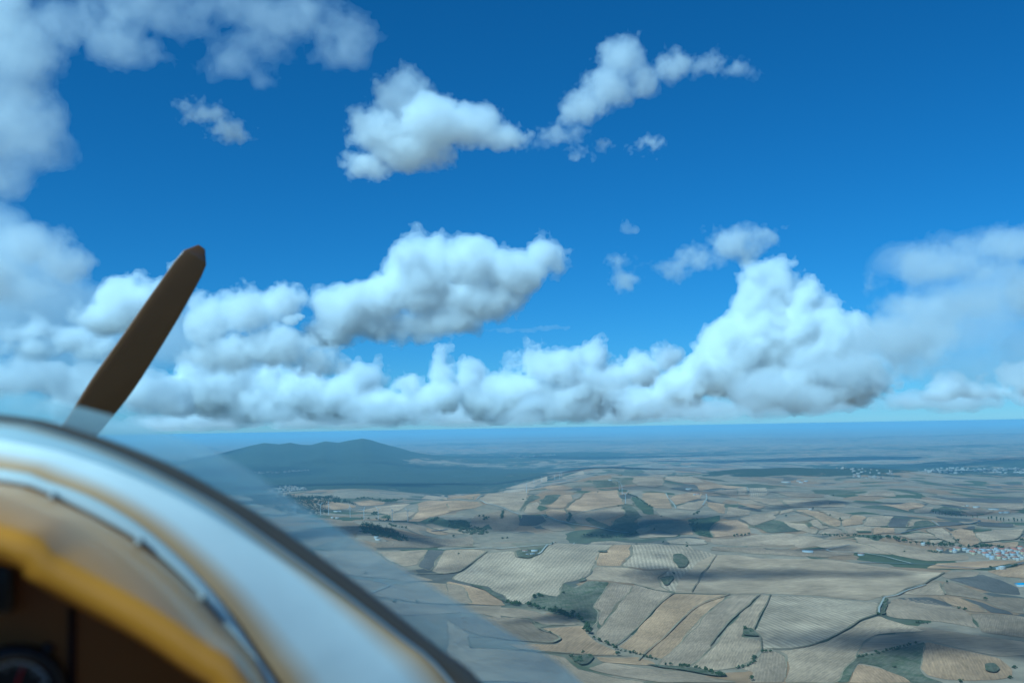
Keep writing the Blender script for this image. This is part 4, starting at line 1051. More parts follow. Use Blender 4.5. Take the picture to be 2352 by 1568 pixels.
for (v, p, sc, ph, lab), P in zip(TURB, ground_all([(r[0], [r[1]]) for r in TURB])):
    t = empty('wind_turbine', P[0], -.5 + .1 * math.sin(ph * 9), sc)
    add('tower', TOWER, t); add('nacelle', NAC, t)
    hb = add('hub', HUB, t, (0, -3.05, 46.9)); hb.rotation_euler = (math.pi / 2, 0, 0)
    for k in range(3):
        b = add('blade', BLADE, t, (0, -4.0, 46.9)); b.rotation_euler = (0, ph + k * 2.0944, 0)
    tag(t, lab, 'wind turbine', 'wind turbines on the ridges')
# ------------------------------------------------------------------ the aircraft we sit in
YAW = math.radians(20)                     # the nose points 20 degrees left of the view
AX = rt * math.cos(YAW) + fwd * math.sin(YAW)          # aircraft right
AY = fwd * math.cos(YAW) - rt * math.sin(YAW)          # aircraft forward
plane = bpy.data.objects.new('light_aircraft', None)
COL.objects.link(plane)
plane.matrix_world = Matrix(((AX[0], AY[0], up[0], CAM[0]), (AX[1], AY[1], up[1], CAM[1]), (AX[2], AY[2], up[2], CAM[2]), (0, 0, 0, 1)))
plane.empty_display_size = 0.2
tag(plane, 'yellow and white light aircraft nose with windscreen frame, instrument panel and propeller', 'aircraft')
B0 = -0.325                                # centre line of the fuselage, left of the camera
def ac(px, py, s):
    rx, rz = (px - CX) / F, -(py - CY) / F
    k = s / (math.cos(YAW) - math.sin(YAW) * rx)
    return np.array([(math.cos(YAW) * rx + math.sin(YAW)) * k, s, rz * k])

def paint(name, c, rough=.3, coat=.4, c2=None):
    m = M(name)
    b = m.b
    tc = m.node('ShaderNodeTexCoord')
    n = m.node('ShaderNodeTexNoise', i_Scale=14.0, i_Detail=5.0); m.link(tc.outputs['Object'], n.inputs['Vector'])
    mr = m.node('ShaderNodeMapRange', i_1=0.3, i_2=0.7, i_3=.93, i_4=1.05); m.link(n.outputs[0], mr.inputs[0])
    col = None
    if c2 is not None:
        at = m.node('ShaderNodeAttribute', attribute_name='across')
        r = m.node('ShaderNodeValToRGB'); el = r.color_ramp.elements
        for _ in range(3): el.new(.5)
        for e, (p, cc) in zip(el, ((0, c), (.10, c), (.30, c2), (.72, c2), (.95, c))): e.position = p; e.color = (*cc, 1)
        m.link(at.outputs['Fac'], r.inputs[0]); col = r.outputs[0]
    mul = m.node('ShaderNodeMix', data_type='RGBA', blend_type='MULTIPLY', i_0=1.0); m.link(mr.outputs[0], mul.inputs[7])
    if col is not None: m.link(col, mul.inputs[6])
    else: mul.inputs[6].default_value = (*c, 1)
    m.link(mul.outputs[2], b.inputs['Base Color'])
    b.inputs['Roughness'].default_value = rough
    b.inputs['Coat Weight'].default_value = coat
    b.inputs['Coat Roughness'].default_value = .12
    return m.mat
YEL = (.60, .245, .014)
YELLOW = paint('yellow_paint', YEL)
BAND = paint('yellow_paint_sky_sheen', (.60, .35, .15), c2=(.86, .82, .75), rough=.35)  # white middle is the sky's reflection put into the yellow paint's colour
ALU = paint('highlight_metal', (.66, .66, .66), rough=.35, coat=0); ALU.node_tree.nodes['Principled BSDF'].inputs['Metallic'].default_value = .6
STEEL = paint('dull_steel', (.22, .21, .20), rough=.45, coat=0)
RUBBER = paint('dark_rubber', (.15, .105, .075), rough=.5, coat=.2)
BLACKP = paint('black_plastic', (.012, .012, .013), rough=.4, coat=.1)
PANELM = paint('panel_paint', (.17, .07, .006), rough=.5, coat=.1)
WOODM = paint('varnished_wood', (.16, .072, .018), rough=.35, coat=.5)
TRIM = paint('off_white_trim', (.70, .67, .60), rough=.4)
WHITEP = paint('white_print', (.6, .6, .58), rough=.6, coat=0)
REDP = paint('red_print', (.5, .02, .02), rough=.6, coat=0)

def spline(P, n):
    """Catmull-Rom through P resampled to n points by arc length."""
    P = np.array(P, float)
    Q = np.vstack([2 * P[0] - P[1], P, 2 * P[-1] - P[-2]])
    out = []
    for i in range(1, len(Q) - 2):
        for t in np.linspace(0, 1, 24, endpoint=False):
            a, b, c, d = Q[i-1], Q[i], Q[i+1], Q[i+2]
            out.append(.5 * (2*b + (c - a)*t + (2*a - 5*b + 4*c - d)*t*t + (3*b - a - 3*c + d)*t**3))
    out.append(P[-1]); out = np.array(out)
    for _ in range(30):
        out[1:-1] = .25 * out[:-2] + .5 * out[1:-1] + .25 * out[2:]
    d = np.r_[0, np.cumsum(np.linalg.norm(np.diff(out, axis=0), axis=1))]
    s = np.linspace(0, d[-1], n)
    return np.stack([np.interp(s, d, out[:, k]) for k in range(3)], 1)

def hoop(pts, s, n=121, drop=.28):
    """Full hoop of the nose at station S through picture points, mirrored about the centre line."""
    H = np.array([ac(x, y, s) for x, y in pts])           # left to right in the picture
    sl = (H[1, 2] - H[0, 2]) / (H[1, 0] - H[0, 0])
    zap = H[0, 2] + sl * (B0 - H[0, 0]) * .5
    e = H[-1] - H[-2]; e = e / np.linalg.norm(e)
    e2 = e + np.array([-.12, 0, -.25]); e2 /= np.linalg.norm(e2)
    half = np.vstack([[B0, s, zap], H, H[-1] + e2 * drop * .5, H[-1] + e2 * drop + np.array([-.02, 0, -.03])])
    r = spline(half, n // 2 + 1)
    l = r[:0:-1].copy(); l[:, 0] = 2 * B0 - l[:, 0]
    return np.vstack([l, r])

C_lip = [(0,1228),(84,1274),(190,1333),(295,1388),(379,1438),(463,1497),(539,1552)]
C_lip2 = [(0,1262),(84,1308),(190,1367),(295,1424),(379,1476),(463,1538),(520,1586)]
C_in = [(0,1112),(114,1143),(215,1190),(320,1249),(400,1314),(463,1377),(540,1468),(605,1556)]
C_out = [(0,1086),(105,1114),(211,1151),(316,1211),(400,1278),(485,1362),(548,1447),(605,1537),(650,1615)]
C_bead = [(0,972),(126,998),(253,1041),(379,1098),(506,1166),(605,1234),(736,1326),(831,1396),(927,1470),(1022,1552)]
C_rim = [(0,954),(189,992),(379,1063),(506,1131),(605,1189),(736,1281),(813,1336),(927,1425),(1022,1500),(1107,1568)]
C_fl = [(0,897),(122,921),(208,940),(313,971),(451,1019),(544,1062),(621,1111),(697,1162),(812,1234),(927,1306),(1003,1353),(1080,1399),(1212,1478),(1335,1565)]
H_lip, H_lip2 = hoop(C_lip, .62), hoop(C_lip2, .61)
H_lm = hoop([((x + u) / 2, (y + v) / 2) for (x, y), (u, v) in zip(C_lip, C_lip2)], .616)
H_in, H_out = hoop(C_in, .775), hoop(C_out, .785)
H_bead, H_rim, H_fl = hoop(C_bead, .842), hoop(C_rim, .85), hoop(C_fl, .79)

def loft(name, rows, mat, parent, across=None, thick=.0022, flip=False):
    rows = np.array(rows); k, n = rows.shape[:2]
    V = rows.reshape(-1, 3)
    i, j = np.meshgrid(np.arange(k - 1), np.arange(n - 1), indexing='ij')
    a = (i * n + j).ravel()
    q = np.stack([a, a + 1, a + n + 1, a + n], 1)
    if flip: q = q[:, ::-1]
    me = mesh_np(name, V, q, mat, smooth=True)
    if across is not None:
        at = me.attributes.new('across', 'FLOAT', 'POINT'); at.data.foreach_set('value', np.repeat(np.asarray(across, np.float32), n))
    o = add(name, me, parent)
    if thick:
        md = o.modifiers.new('thickness', 'SOLIDIFY'); md.thickness = thick; md.offset = 0
    return o
def between(A, B, k, bulge=0.0, n=np.array([0, -.6, .8])):
    t = np.linspace(0, 1, k)
    return [A * (1 - q) + B * q + n * bulge * math.sin(math.pi * q) for q in t], t
def tube(name, P, r, mat, parent, seg=10):
    P = np.array(P); T = np.gradient(P, axis=0); T /= np.linalg.norm(T, axis=1)[:, None]
    u = np.cross(T, [0, 1, 0]); u /= np.linalg.norm(u, axis=1)[:, None] + 1e-9; v = np.cross(T, u)
    rows = [P + r * (math.cos(a) * u + math.sin(a) * v) for a in np.linspace(0, 2 * math.pi, seg, endpoint=False)]
    R_ = np.array(rows); n = len(P); V = R_.reshape(-1, 3)
    i, j = np.meshgrid(np.arange(seg), np.arange(n - 1), indexing='ij')
    a = (i * n + j).ravel(); b = (((i + 1) % seg) * n + j).ravel()
    return add(name, mesh_np(name, V, np.stack([a, a + 1, b + 1, b], 1), mat, smooth=True), parent)

def part(o, label):
    o['label'] = label
    return o
rows, t = between(H_lip, H_in, 9, .007)
part(loft('deck', rows, YELLOW, plane), 'glossy yellow deck between the panel lip and the trim strip')
part(tube('panel_lip', H_lm, .0105, YELLOW, plane, 14), 'rounded bright yellow lip over the instrument panel')
part(loft('trim_strip', between(H_in + np.array([0, -.004, .003]), H_out + np.array([0, -.004, .003]), 4, .001)[0], TRIM, plane), 'pale trim strip with screws')
part(tube('seal', H_out + np.array([0, -.002, .001]), .0022, RUBBER, plane), 'thin dark rubber seal')
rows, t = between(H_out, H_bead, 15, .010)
part(loft('windscreen_frame', rows, BAND, plane, across=t), 'broad glossy frame, yellow with a pale sky reflection painted along the middle')
tube('highlight_bead', H_bead, .0022, ALU, plane)  # bright metal tube put in for the highlight line along the frame edge
part(loft('frame_rim', between(H_bead + np.array([0, .002, 0]), H_rim, 5, .003)[0], RUBBER, plane), 'dark rounded rim of the windscreen frame')

def glass_material(name, tint, haze_w, haze_c):
    m = M(name); m.n.remove(m.b)
    tr = m.node('ShaderNodeBsdfTransparent'); tr.inputs[0].default_value = (*tint, 1)
    out = m.n['Material Output']
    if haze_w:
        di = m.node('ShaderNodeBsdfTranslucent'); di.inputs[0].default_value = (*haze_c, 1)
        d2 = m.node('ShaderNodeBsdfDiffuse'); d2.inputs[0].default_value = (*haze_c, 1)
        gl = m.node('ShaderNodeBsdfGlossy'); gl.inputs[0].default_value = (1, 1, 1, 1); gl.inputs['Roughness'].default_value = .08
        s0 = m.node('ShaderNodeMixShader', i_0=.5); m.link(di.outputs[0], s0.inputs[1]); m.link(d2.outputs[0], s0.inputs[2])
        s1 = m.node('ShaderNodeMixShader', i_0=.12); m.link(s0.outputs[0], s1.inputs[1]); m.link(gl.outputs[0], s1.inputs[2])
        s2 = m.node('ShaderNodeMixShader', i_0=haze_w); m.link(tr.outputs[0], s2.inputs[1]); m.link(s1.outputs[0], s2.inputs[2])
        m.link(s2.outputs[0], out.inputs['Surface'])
    else:
        m.link(tr.outputs[0], out.inputs['Surface'])
    return m.mat
REFLECTION = glass_material('pale_reflection', (.84, .95, 1.0), .5, (.80, .95, 1.0))
PANE = glass_material('clear_acrylic', (.965, .985, 1.0), 0, None)
part(loft('frame_reflection', between(H_rim + np.array([0, -.001, .001]), H_fl, 7, .004)[0], REFLECTION, plane, thick=0), 'pale bluish strip painted in for the frame reflection in the windscreen')  # pale strip stands in for the frame's reflection in the windscreen
# the pane rises from the reflection strip and runs back over the cockpit
n = len(H_fl); zt_ = H_fl[:, 2]
up_rows = [H_fl]
for q in np.linspace(0, 1, 16)[1:]:
    ang = np.linspace(-1, 1, n)
    wide = .50 + .05 * q
    y = .79 - 1.55 * q
    top = np.array([np.array([B0 + .10 + wide * math.sin(a * 1.5), y, -.33 + (.35 + .33 * min(1, q * 2.2)) * math.cos(a * 1.45)]) for a in ang])
    w = min(1, q * 2.5); w = w * w * (3 - 2 * w)
    base = H_fl.copy(); base[:, 1] = y; base[:, 2] += .25 * q
    up_rows.append(base * (1 - w) + top * w)
part(loft('windscreen', up_rows, PANE, plane, thick=0), 'clear curved windscreen pane')

# screws along the trim strip
def dome(name, r, h, mat, seg=16):
    P = [(r, 0), (r, h * .35), (r * .8, h * .8), (r * .4, h)]
    V = [(x * math.cos(2 * math.pi * k / seg), x * math.sin(2 * math.pi * k / seg), z) for x, z in P for k in range(seg)]
    Fc = [(i*seg + k, i*seg + (k+1) % seg, (i+1)*seg + (k+1) % seg, (i+1)*seg + k) for i in range(len(P) - 1) for k in range(seg)]
    me = bpy.data.meshes.new(name); me.from_pydata(V, [], Fc + [tuple(range(3*seg, 4*seg))]); me.materials.append(mat)
    for p in me.polygons: p.use_smooth = True
    return me
SCREW = dome('screw', .0040, .0028, STEEL)
SLOT = box_me('screw_slot', -.0030, .0030, -.0005, .0005, .0025, .0030, RUBBER)
for (x, y) in ((122,1141),(321,1245),(465,1374)):
    p = ac(x, y, .768)
    o = add('screw', SCREW, plane, p)
    o.rotation_euler = Vector((-.25, -.75, .6)).to_track_quat('Z', 'Y').to_euler()
    add('screw_slot', SLOT, o)

# instrument panel under the lip
S_P = .72
lowz = -.62
_q = (S_P - .62) / (.775 - .62)
top_edge = H_lip * (1 - _q) + H_in * _q - np.array([0, -.6, .8]) * -.007 * math.sin(math.pi * _q); top_edge[:, 1] = S_P; top_edge[:, 2] -= .003
rows = [top_edge * np.array([1, 1, 0]) + np.array([0, 0, 1]) * (top_edge[:, 2:3] * (1 - q) + lowz * q) for q in np.linspace(0, 1, 12)]
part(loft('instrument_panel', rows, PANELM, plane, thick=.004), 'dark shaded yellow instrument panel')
g1, g2 = ac(166, 1395, S_P - .003), ac(166, 1700, S_P - .003)
add('panel_joint', box_me('panel_joint', g1[0] - .0022, g1[0] + .0022, S_P - .0045, S_P - .0023, lowz, g1[2], BLACKP), plane)
c = ac(31, 1593, S_P - .004)
gr = .0327
gauge = add('gauge', None, plane) if False else bpy.data.objects.new('gauge', None)
COL.objects.link(gauge); gauge.parent = plane; gauge.location = c; gauge.rotation_euler = (math.pi / 2, 0, 0); gauge.empty_display_size = .02
gauge['label'] = 'round black gauge with white scale and red needle'
def ring(name, r0, r1, z0, z1, mat, parent, seg=48, a0=0.0, a1=2 * math.pi):
    full = abs(a1 - a0 - 2 * math.pi) < 1e-6
    A = np.linspace(a0, a1, seg + 1)
    V, Fc = [], []
    for a in A:
        ca, sa = math.cos(a), math.sin(a)
        V += [(r0*ca, r0*sa, z0), (r1*ca, r1*sa, z0), (r1*ca, r1*sa, z1), (r0*ca, r0*sa, z1)]
    for i in range(seg):
        for k in range(4):
            Fc.append((4*i + k, 4*i + (k+1) % 4, 4*(i+1) + (k+1) % 4, 4*(i+1) + k))
    return add(name, mesh_np(name, V, Fc, mat, smooth=False), parent)
ring('bezel', gr * .74, gr, -.002, .008, BLACKP, gauge)
dial = add('dial', mesh_np('dial', [(gr*.75*math.cos(a), gr*.75*math.sin(a), z) for z in (-.001, .0015) for a in np.linspace(0, 2*math.pi, 32, endpoint=False)],
           [(k, (k+1) % 32, 32 + (k+1) % 32, 32 + k) for k in range(32)], BLACKP), gauge)
bm = bmesh.new(); bm.from_mesh(dial.data); bm.verts.ensure_lookup_table(); bm.faces.new([bm.verts[32 + k] for k in range(32)]); bm.to_mesh(dial.data); bm.free()
ring('scale_arc', gr * .63, gr * .67, .0016, .0021, WHITEP, gauge, 30, math.radians(15), math.radians(165))
for k in range(11):
    a = math.radians(15 + 15 * k)
    tk = add('scale_tick', box_me('scale_tick', gr * (.50 if k % 2 == 0 else .56), gr * .63, -.0004, .0004, .0016, .0021, WHITEP), gauge)
    tk.rotation_euler = (0, 0, a)
nd = add('needle', box_me('needle', -.004, gr * .58, -.0007, .0007, .0022, .0030, REDP), gauge); nd.rotation_euler = (0, 0, math.radians(72))
p = ac(111, 1489, S_P - .003)
k_ = add('panel_screw', dome('panel_screw', .0042, .004, BLACKP), plane, p); k_.rotation_euler = (math.pi / 2, 0, 0)
p0, p1 = ac(-70, 1286, S_P), ac(41, 1390, S_P)
sw = add('switch_box', box_me('switch_box', p0[0], p1[0], S_P - .022, S_P - .0025, p1[2], p0[2], BLACKP), plane)
md = sw.modifiers.new('edge', 'BEVEL'); md.width = .003; md.segments = 3
part(sw, 'black rectangular instrument box at the panel edge')

# nose, cockpit tub and seat back
rows = []
HUB_S = 2.62
hubp = ac(30, 1197, HUB_S)
for q in np.linspace(0, 1, 14):
    s = .86 + (HUB_S - .12 - .86) * q
    a = np.linspace(-math.pi * .5, math.pi * 1.5, len(H_rim))
    circ = np.stack([hubp[0] + .19 * np.sin(np.linspace(-2.6, 2.6, len(H_rim))), np.full(len(H_rim), s), hubp[2] - .02 + .19 * np.cos(np.linspace(-2.6, 2.6, len(H_rim)))], 1)
    e = q ** .75
    base = H_rim * np.array([.985, 0, 1]) + np.array([B0 * .015, s, -.012])
    rows.append(base * (1 - e) + circ * e)
part(loft('nose_cowling', rows, YELLOW, plane), 'tapering yellow nose cowling hidden behind the frame')
rows = []
for s in (.86, .5, .1, -.3, -.75):
    a = np.linspace(-math.pi / 2, math.pi / 2, 41)
    rows.append(np.stack([B0 + .62 * np.sin(a), np.full(41, s), -.42 - .62 * np.cos(a) * (1 - .1 * (s < 0))], 1))
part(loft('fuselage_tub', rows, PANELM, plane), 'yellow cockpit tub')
part(add('seat_back', box_me('seat_back', B0 - .60, B0 + .60, -.62, -.50, -.98, -.02, RUBBER), plane), 'unseen dark seat back behind the camera, added to shade the panel')  # added out of view to keep light from behind off the panel

# propeller
prop = bpy.data.objects.new('propeller', None)
COL.objects.link(prop); prop.parent = plane; prop.location = hubp; prop.empty_display_size = .1
prop['label'] = 'two-bladed dark brown wooden propeller'
tip = ac(462, 566, HUB_S)
d = tip - hubp; Rp = np.linalg.norm(d); ang = math.atan2(d[0], d[2])
def blade_mesh():
    k = 24; seg = 16; V = []
    for i in range(k):
        q = i / (k - 1); r = .05 + (Rp - .05) * q
        ch = np.interp(q, [0, .2, .45, .75, .93, .985, 1], [.075, .095, .108, .092, .076, .058, .02])
        th = np.interp(q, [0, .2, .5, 1], [.05, .032, .018, .006])
        tw = math.radians(np.interp(q, [0, .25, .5, 1], [50, 38, 24, 13]))
        sweep = .012 * math.sin(q * 3.0)
        for m_ in range(seg):
            a = 2 * math.pi * m_ / seg
            x, y = .5 * ch * math.cos(a), .5 * th * math.sin(a) * (1.15 if math.sin(a) > 0 else .6)
            V.append((sweep + x * math.cos(tw) - y * math.sin(tw), x * math.sin(tw) + y * math.cos(tw), r))
    Fc = [(i*seg + m_, i*seg + (m_+1) % seg, (i+1)*seg + (m_+1) % seg, (i+1)*seg + m_) for i in range(k - 1) for m_ in range(seg)]
    me = bpy.data.meshes.new('blade'); me.from_pydata(V, [], Fc + [tuple(range(seg))[::-1], tuple(range((k-1)*seg, k*seg))]); me.materials.append(WOODM)
    for p in me.polygons: p.use_smooth = True
    return me
BL = blade_mesh()
for a in (ang, ang + math.pi):
    b = add('blade', BL, prop); b.rotation_euler = (0, a, 0)
sp = add('spinner', dome('spinner', .15, .30, YELLOW, 32), prop, (0, -.08, 0)); sp.rotation_euler = (-math.pi / 2, 0, 0)
# ------------------------------------------------------------------ clouds
_ED = [(0,1),(2,3),(4,5),(6,7),(0,2),(1,3),(4,6),(5,7),(0,4),(1,5),(2,6),(3,7)]
def surface_nets(f):
    """Closed quad surface of f > 0 on a grid (index units)."""
    f = np.pad(f, 1, constant_values=-1.0)
    s = f > 0
    nx, ny, nz = (d - 1 for d in f.shape)
    cs = [s[i:i+nx, j:j+ny, k:k+nz] for i in (0,1) for j in (0,1) for k in (0,1)]
    cnt = np.zeros((nx, ny, nz), np.int8)
    for c in cs: cnt += c
    act = (cnt > 0) & (cnt < 8)
    idx = np.full((nx, ny, nz), -1, np.int64)
    cell = np.argwhere(act)
    idx[act] = np.arange(len(cell))
    off = np.array([(i, j, k) for i in (0,1) for j in (0,1) for k in (0,1)])
    vals = np.stack([f[cell[:,0]+o[0], cell[:,1]+o[1], cell[:,2]+o[2]] for o in off], 1)
    acc = np.zeros((len(cell), 3)); n = np.zeros(len(cell))
    for a, b in _ED:
        va, vb = vals[:, a], vals[:, b]
        m = (va > 0) != (vb > 0)
        t = np.where(m, va / np.where(m, va - vb, 1), 0)[:, None]
        acc += np.where(m[:, None], off[a] * (1 - t) + off[b] * t, 0)
        n += m
    v = cell + acc / n[:, None] - 1.0
    quads = []
    for ax in range(3):
        a, b = [q for q in range(3) if q != ax]
        lo = [slice(None)] * 3; hi = [slice(None)] * 3
        lo[ax] = slice(0, -1); hi[ax] = slice(1, None)
        d = s[tuple(lo)] != s[tuple(hi)]
        e = np.argwhere(d)
        e = e[(e[:, a] > 0) & (e[:, b] > 0)]
        ins = s[tuple(e.T)]
        def ci(da, db):
            q = e.copy(); q[:, a] -= da; q[:, b] -= db
            return idx[tuple(q.T)]
        q = np.stack([ci(1,1), ci(0,1), ci(0,0), ci(1,0)], 1)
        flip = ins if ax != 1 else ~ins
        q[~flip] = q[~flip][:, ::-1]
        quads.append(q)
    return v, np.concatenate(quads)

def cloud_material(name, sigma):
    m = M(name)
    m.n.remove(m.b)
    vsn = m.node('ShaderNodeVolumeScatter')
    vsn.inputs['Color'].default_value = (1, 1, 1, 1)
    vsn.inputs['Density'].default_value = sigma
    vsn.inputs['Anisotropy'].default_value = 0.1
    m.link(vsn.outputs[0], m.n['Material Output'].inputs['Volume'])
    return m.mat

CLOUD_TRIS = 0
def make_cloud(label, lobes, D, vox=3.0, seed=1, kids=8, gkids=5, kid_r=0.42, base=None, billow=6.0, fbm=4.0, wave=60.0,
               tau=0.12, core=None, core_tau=0.3, levels=None, persist=0.68, squash_depth=1.0, world_pos=None, scale=None):
    """Cloud of ellipsoid lobes (picture units at distance D, real size and depth), roughened by noise; an even scattering
    medium inside a detailed closed hull, with a denser core."""
    global CLOUD_TRIS
    rng = random.Random(seed)
    L = []
    for lb in lobes:
        x, y, rx, ry = lb[:4]
        w = lb[4] if len(lb) > 4 else 0.0
        L.append((x, w, -y, rx, min(rx, ry) * 1.1 * squash_depth if rx > ry * 1.6 else rx * squash_depth, ry))
    allL = list(L)
    gen = L
    for g, (nk, kr) in enumerate(((kids, kid_r), (gkids, kid_r))):
        new = []
        for (x, w, z, rx, rw, rz) in gen:
            for _ in range(nk):
                th = rng.uniform(0, 2 * math.pi); ph = math.asin(rng.uniform(-0.35, 1.0))
                c = math.cos(ph)
                k = kr * rng.uniform(0.6, 1.15)
                rr = min(rx, rz) * k
                if rr < vox * 1.3: continue
                new.append((x + rx * 0.86 * c * math.cos(th), w + rw * 0.86 * c * math.sin(th), z + rz * 0.86 * math.sin(ph), rr * rng.uniform(1, 1.3), rr, rr))
        allL += new
        gen = new
    A = np.array(allL)
    pad = billow + fbm + 2 * vox
    lo = (A[:, :3] - A[:, 3:]).min(0) - pad; hi = (A[:, :3] + A[:, 3:]).max(0) + pad
    if base is not None:
        lo[2] = max(lo[2], -base - 3 * vox - 12)
    vx3 = np.array([vox, vox * 1.6, vox])          # coarser along the line of sight
    n = np.ceil((hi - lo) / vx3).astype(int) + 1
    f = np.full(n, -40.0, np.float32)
    gx = [lo[a] + vx3[a] * np.arange(n[a], dtype=np.float32) for a in range(3)]
    for (x, w, z, rx, rw, rz) in allL:
        i0 = [max(0, int((c - r - 45 - lo[a]) / vx3[a])) for a, (c, r) in enumerate(((x, rx), (w, rw), (z, rz)))]
        i1 = [min(n[a], int((c + r + 45 - lo[a]) / vx3[a]) + 2) for a, (c, r) in enumerate(((x, rx), (w, rw), (z, rz)))]
        sl = tuple(slice(a, b) for a, b in zip(i0, i1))
        dx = ((gx[0][sl[0]] - x) / rx)[:, None, None]; dw = ((gx[1][sl[1]] - w) / rw)[None, :, None]; dz = ((gx[2][sl[2]] - z) / rz)[None, None, :]
        d = (1 - np.sqrt(dx * dx + dw * dw + dz * dz)) * min(rx, rw, rz)
        np.maximum(f[sl], d, out=f[sl])
    amp, cell = 1.0, wave
    tot = np.zeros(n, np.float32)
    k = 0
    while cell > vox * 1.1 and k < 7:
        nz_ = lattice_noise_grid(n, tuple(np.maximum(cell / vx3, 1.0)), seed * 17 + k)
        if billow: f += billow * (amp if k < 3 else amp * 1.25) * (np.abs(nz_) * 2 - 0.75)
        if fbm: tot += amp * lattice_noise_grid(n, tuple(np.maximum(cell / vx3, 1.0)), seed * 31 + 7 + k)
        amp *= persist; cell *= 0.5; k += 1
    f += fbm * tot
    if base is not None:
        zz = gx[2][None, None, :]
        bn = (3 if D > 12000 else 7) * lattice_noise_grid((n[0], n[1], 1), tuple(40 / vx3), seed + 5)
        np.minimum(f, (zz + base + bn) * 0.8, out=f)
    kk = D / F
    cxp, czp = (lo[0] + hi[0]) / 2, (lo[2] + hi[2]) / 2
    cen = CAM + D * ray(cxp, -czp) if world_pos is None else np.array(world_pos)
    if scale: kk = scale
    root = None
    if levels is None:
        levels = ((0.0, tau, 1),) + (((core, core_tau, 2), (core * 2.2, core_tau, 2)) if core is not None else ())
    for lev, (iso, tt, st) in enumerate(levels):
        v, q = surface_nets((f - iso)[::st, ::st, ::st])
        if not len(q): continue
        p = (v * vx3 * st + lo - np.array([cxp, 0, czp])) * kk
        me = mesh_np('cloud' if lev == 0 else 'core', p, q, cloud_material('cloud_vapour', tt / kk))
        o = add('cloud' if lev == 0 else 'core', me, root, cen if root is None else None)
        CLOUD_TRIS += 2 * len(q)
        if lev > 0: o['kind'] = 'stuff'
        if lev == 0:
            root = o
            tag(o, label, 'cloud', 'cumulus clouds over the plain')
    return root
def cum(t):
    t *= .68
    return dict(levels=((0, t, 1), (7, 1.5 * t, 2), (17, 2.4 * t, 2)), kids=5, gkids=3, kid_r=.46, billow=5, fbm=13, wave=90, persist=.8)
def soft(t, *iso):
    return dict(levels=tuple((i, t, 1) for i in iso), kids=4, gkids=3, billow=1.5, fbm=13, wave=100, persist=.9)
make_cloud('tall white cumulus tower with a bright billowing flank, highest of the low bank',
    [(1770,760,85,120),(1740,690,60,80),(1790,650,50,50),(1850,680,50,55),(1690,800,80,80),(1880,800,110,110),(1640,850,80,70),(1560,890,70,55),
     (1780,880,150,70),(1940,870,120,70),(1735,645,42,45),(1900,720,45,45),(1480,920,80,40)],
    15000, vox=3.5, seed=3, base=967, **cum(0.03))
make_cloud('wide grey shaded cloud trailing from the cumulus tower towards the picture edge',
    [(1930,850,150,60),(2060,790,110,60),(1820,900,170,50),(2140,720,80,40),(1640,940,150,30)],
    11500, vox=4.6, seed=14, base=963, **soft(0.007, 0, 8, 18))
make_cloud('thin streaky veil of cloud at the edge of the frame beside the tower',
    [(2080,760,120,60),(2200,610,170,50),(2330,570,140,50),(2240,690,120,45),(2400,680,130,70),(2110,640,90,25),(2060,700,60,40),(2000,650,25,35)],
    9000, vox=4.2, seed=22, **soft(0.0035, 0, 7, 15, 24))
make_cloud('small low cumulus over the right end of the horizon',
    [(2130,905,60,22),(2190,885,45,30),(2240,890,60,28),(2290,900,80,28),(2350,875,60,40),(2420,880,90,55)],
    22000, vox=3.4, seed=31, base=926, **cum(0.028))
make_cloud('low bank of puffy cumulus directly over the dark mountain',
    [(330,900,70,40),(420,900,90,55),(450,850,60,45),(560,860,60,50),(500,900,80,55),(580,930,110,50),(690,890,75,60),(620,860,55,45),(770,920,100,55),(830,880,60,50),(720,850,40,35)],
    20000, vox=4.4, seed=41, base=986, **cum(0.022))
make_cloud('low cumulus with a small domed head right of the mountain summit',
    [(900,930,90,45),(1010,860,42,55),(1000,910,80,50),(1080,870,42,40),(1130,920,90,50),(1012,828,30,28),(950,880,50,40)],
    19000, vox=3.8, seed=52, base=980, **cum(0.025))
make_cloud('bright cauliflower cumulus ridge between the domed head and the tower',
    [(1235,835,55,45),(1190,900,80,55),(1290,850,60,45),(1370,825,52,50),(1400,880,80,60),(1310,920,110,45),(1470,860,60,55),(1535,825,48,45),(1450,920,90,40)],
    18000, vox=3.7, seed=63, base=974, **cum(0.028))
make_cloud('pale hazy line of far cloud lying on the horizon',
    [(200,965,180,26),(480,955,220,34),(800,950,240,38),(1150,948,260,36),(1500,944,260,34),(1850,938,240,32),(2150,934,220,32),(2420,930,180,30)],
    30000, vox=8, seed=301, base=975, levels=((0, .016, 1), (7, .018, 1)), kids=5, gkids=3, billow=4, fbm=9, wave=90, persist=.75)
make_cloud('very thin grey veil spreading over the right of the sky behind the tower',
    [(2050,800,150,80),(2200,740,170,90),(2330,680,150,90),(2400,800,160,90),(2230,840,160,60),(2130,600,120,50),(2300,560,150,45)],
    12500, vox=9, seed=311, **soft(.0022, 0, 9, 20))
make_cloud('very thin pale veil low at the left behind the propeller',
    [(60,700,170,110),(220,800,190,90),(60,860,190,70),(400,780,120,80),(-60,560,150,110)],
    12000, vox=9, seed=321, **soft(.0018, 0, 9, 20))
make_cloud('small dark grey cloud fragment in front of the bright cumulus ridge',
    [(1340,872,45,18),(1400,880,50,16),(1310,865,22,16)],
    12000, vox=3, seed=71, tau=0.025, kids=6, gkids=3, billow=4, fbm=8, wave=40)
make_cloud('flat grey cloud shelf lying lowest along the horizon',
    [(560,968,170,14),(800,964,180,18),(1020,960,180,18),(1250,955,170,22),(1480,952,160,18),(1700,945,150,16),(1240,930,50,35),(900,945,120,22),(640,940,110,22)],
    13500, vox=6, seed=77, base=978, **cum(0.018))
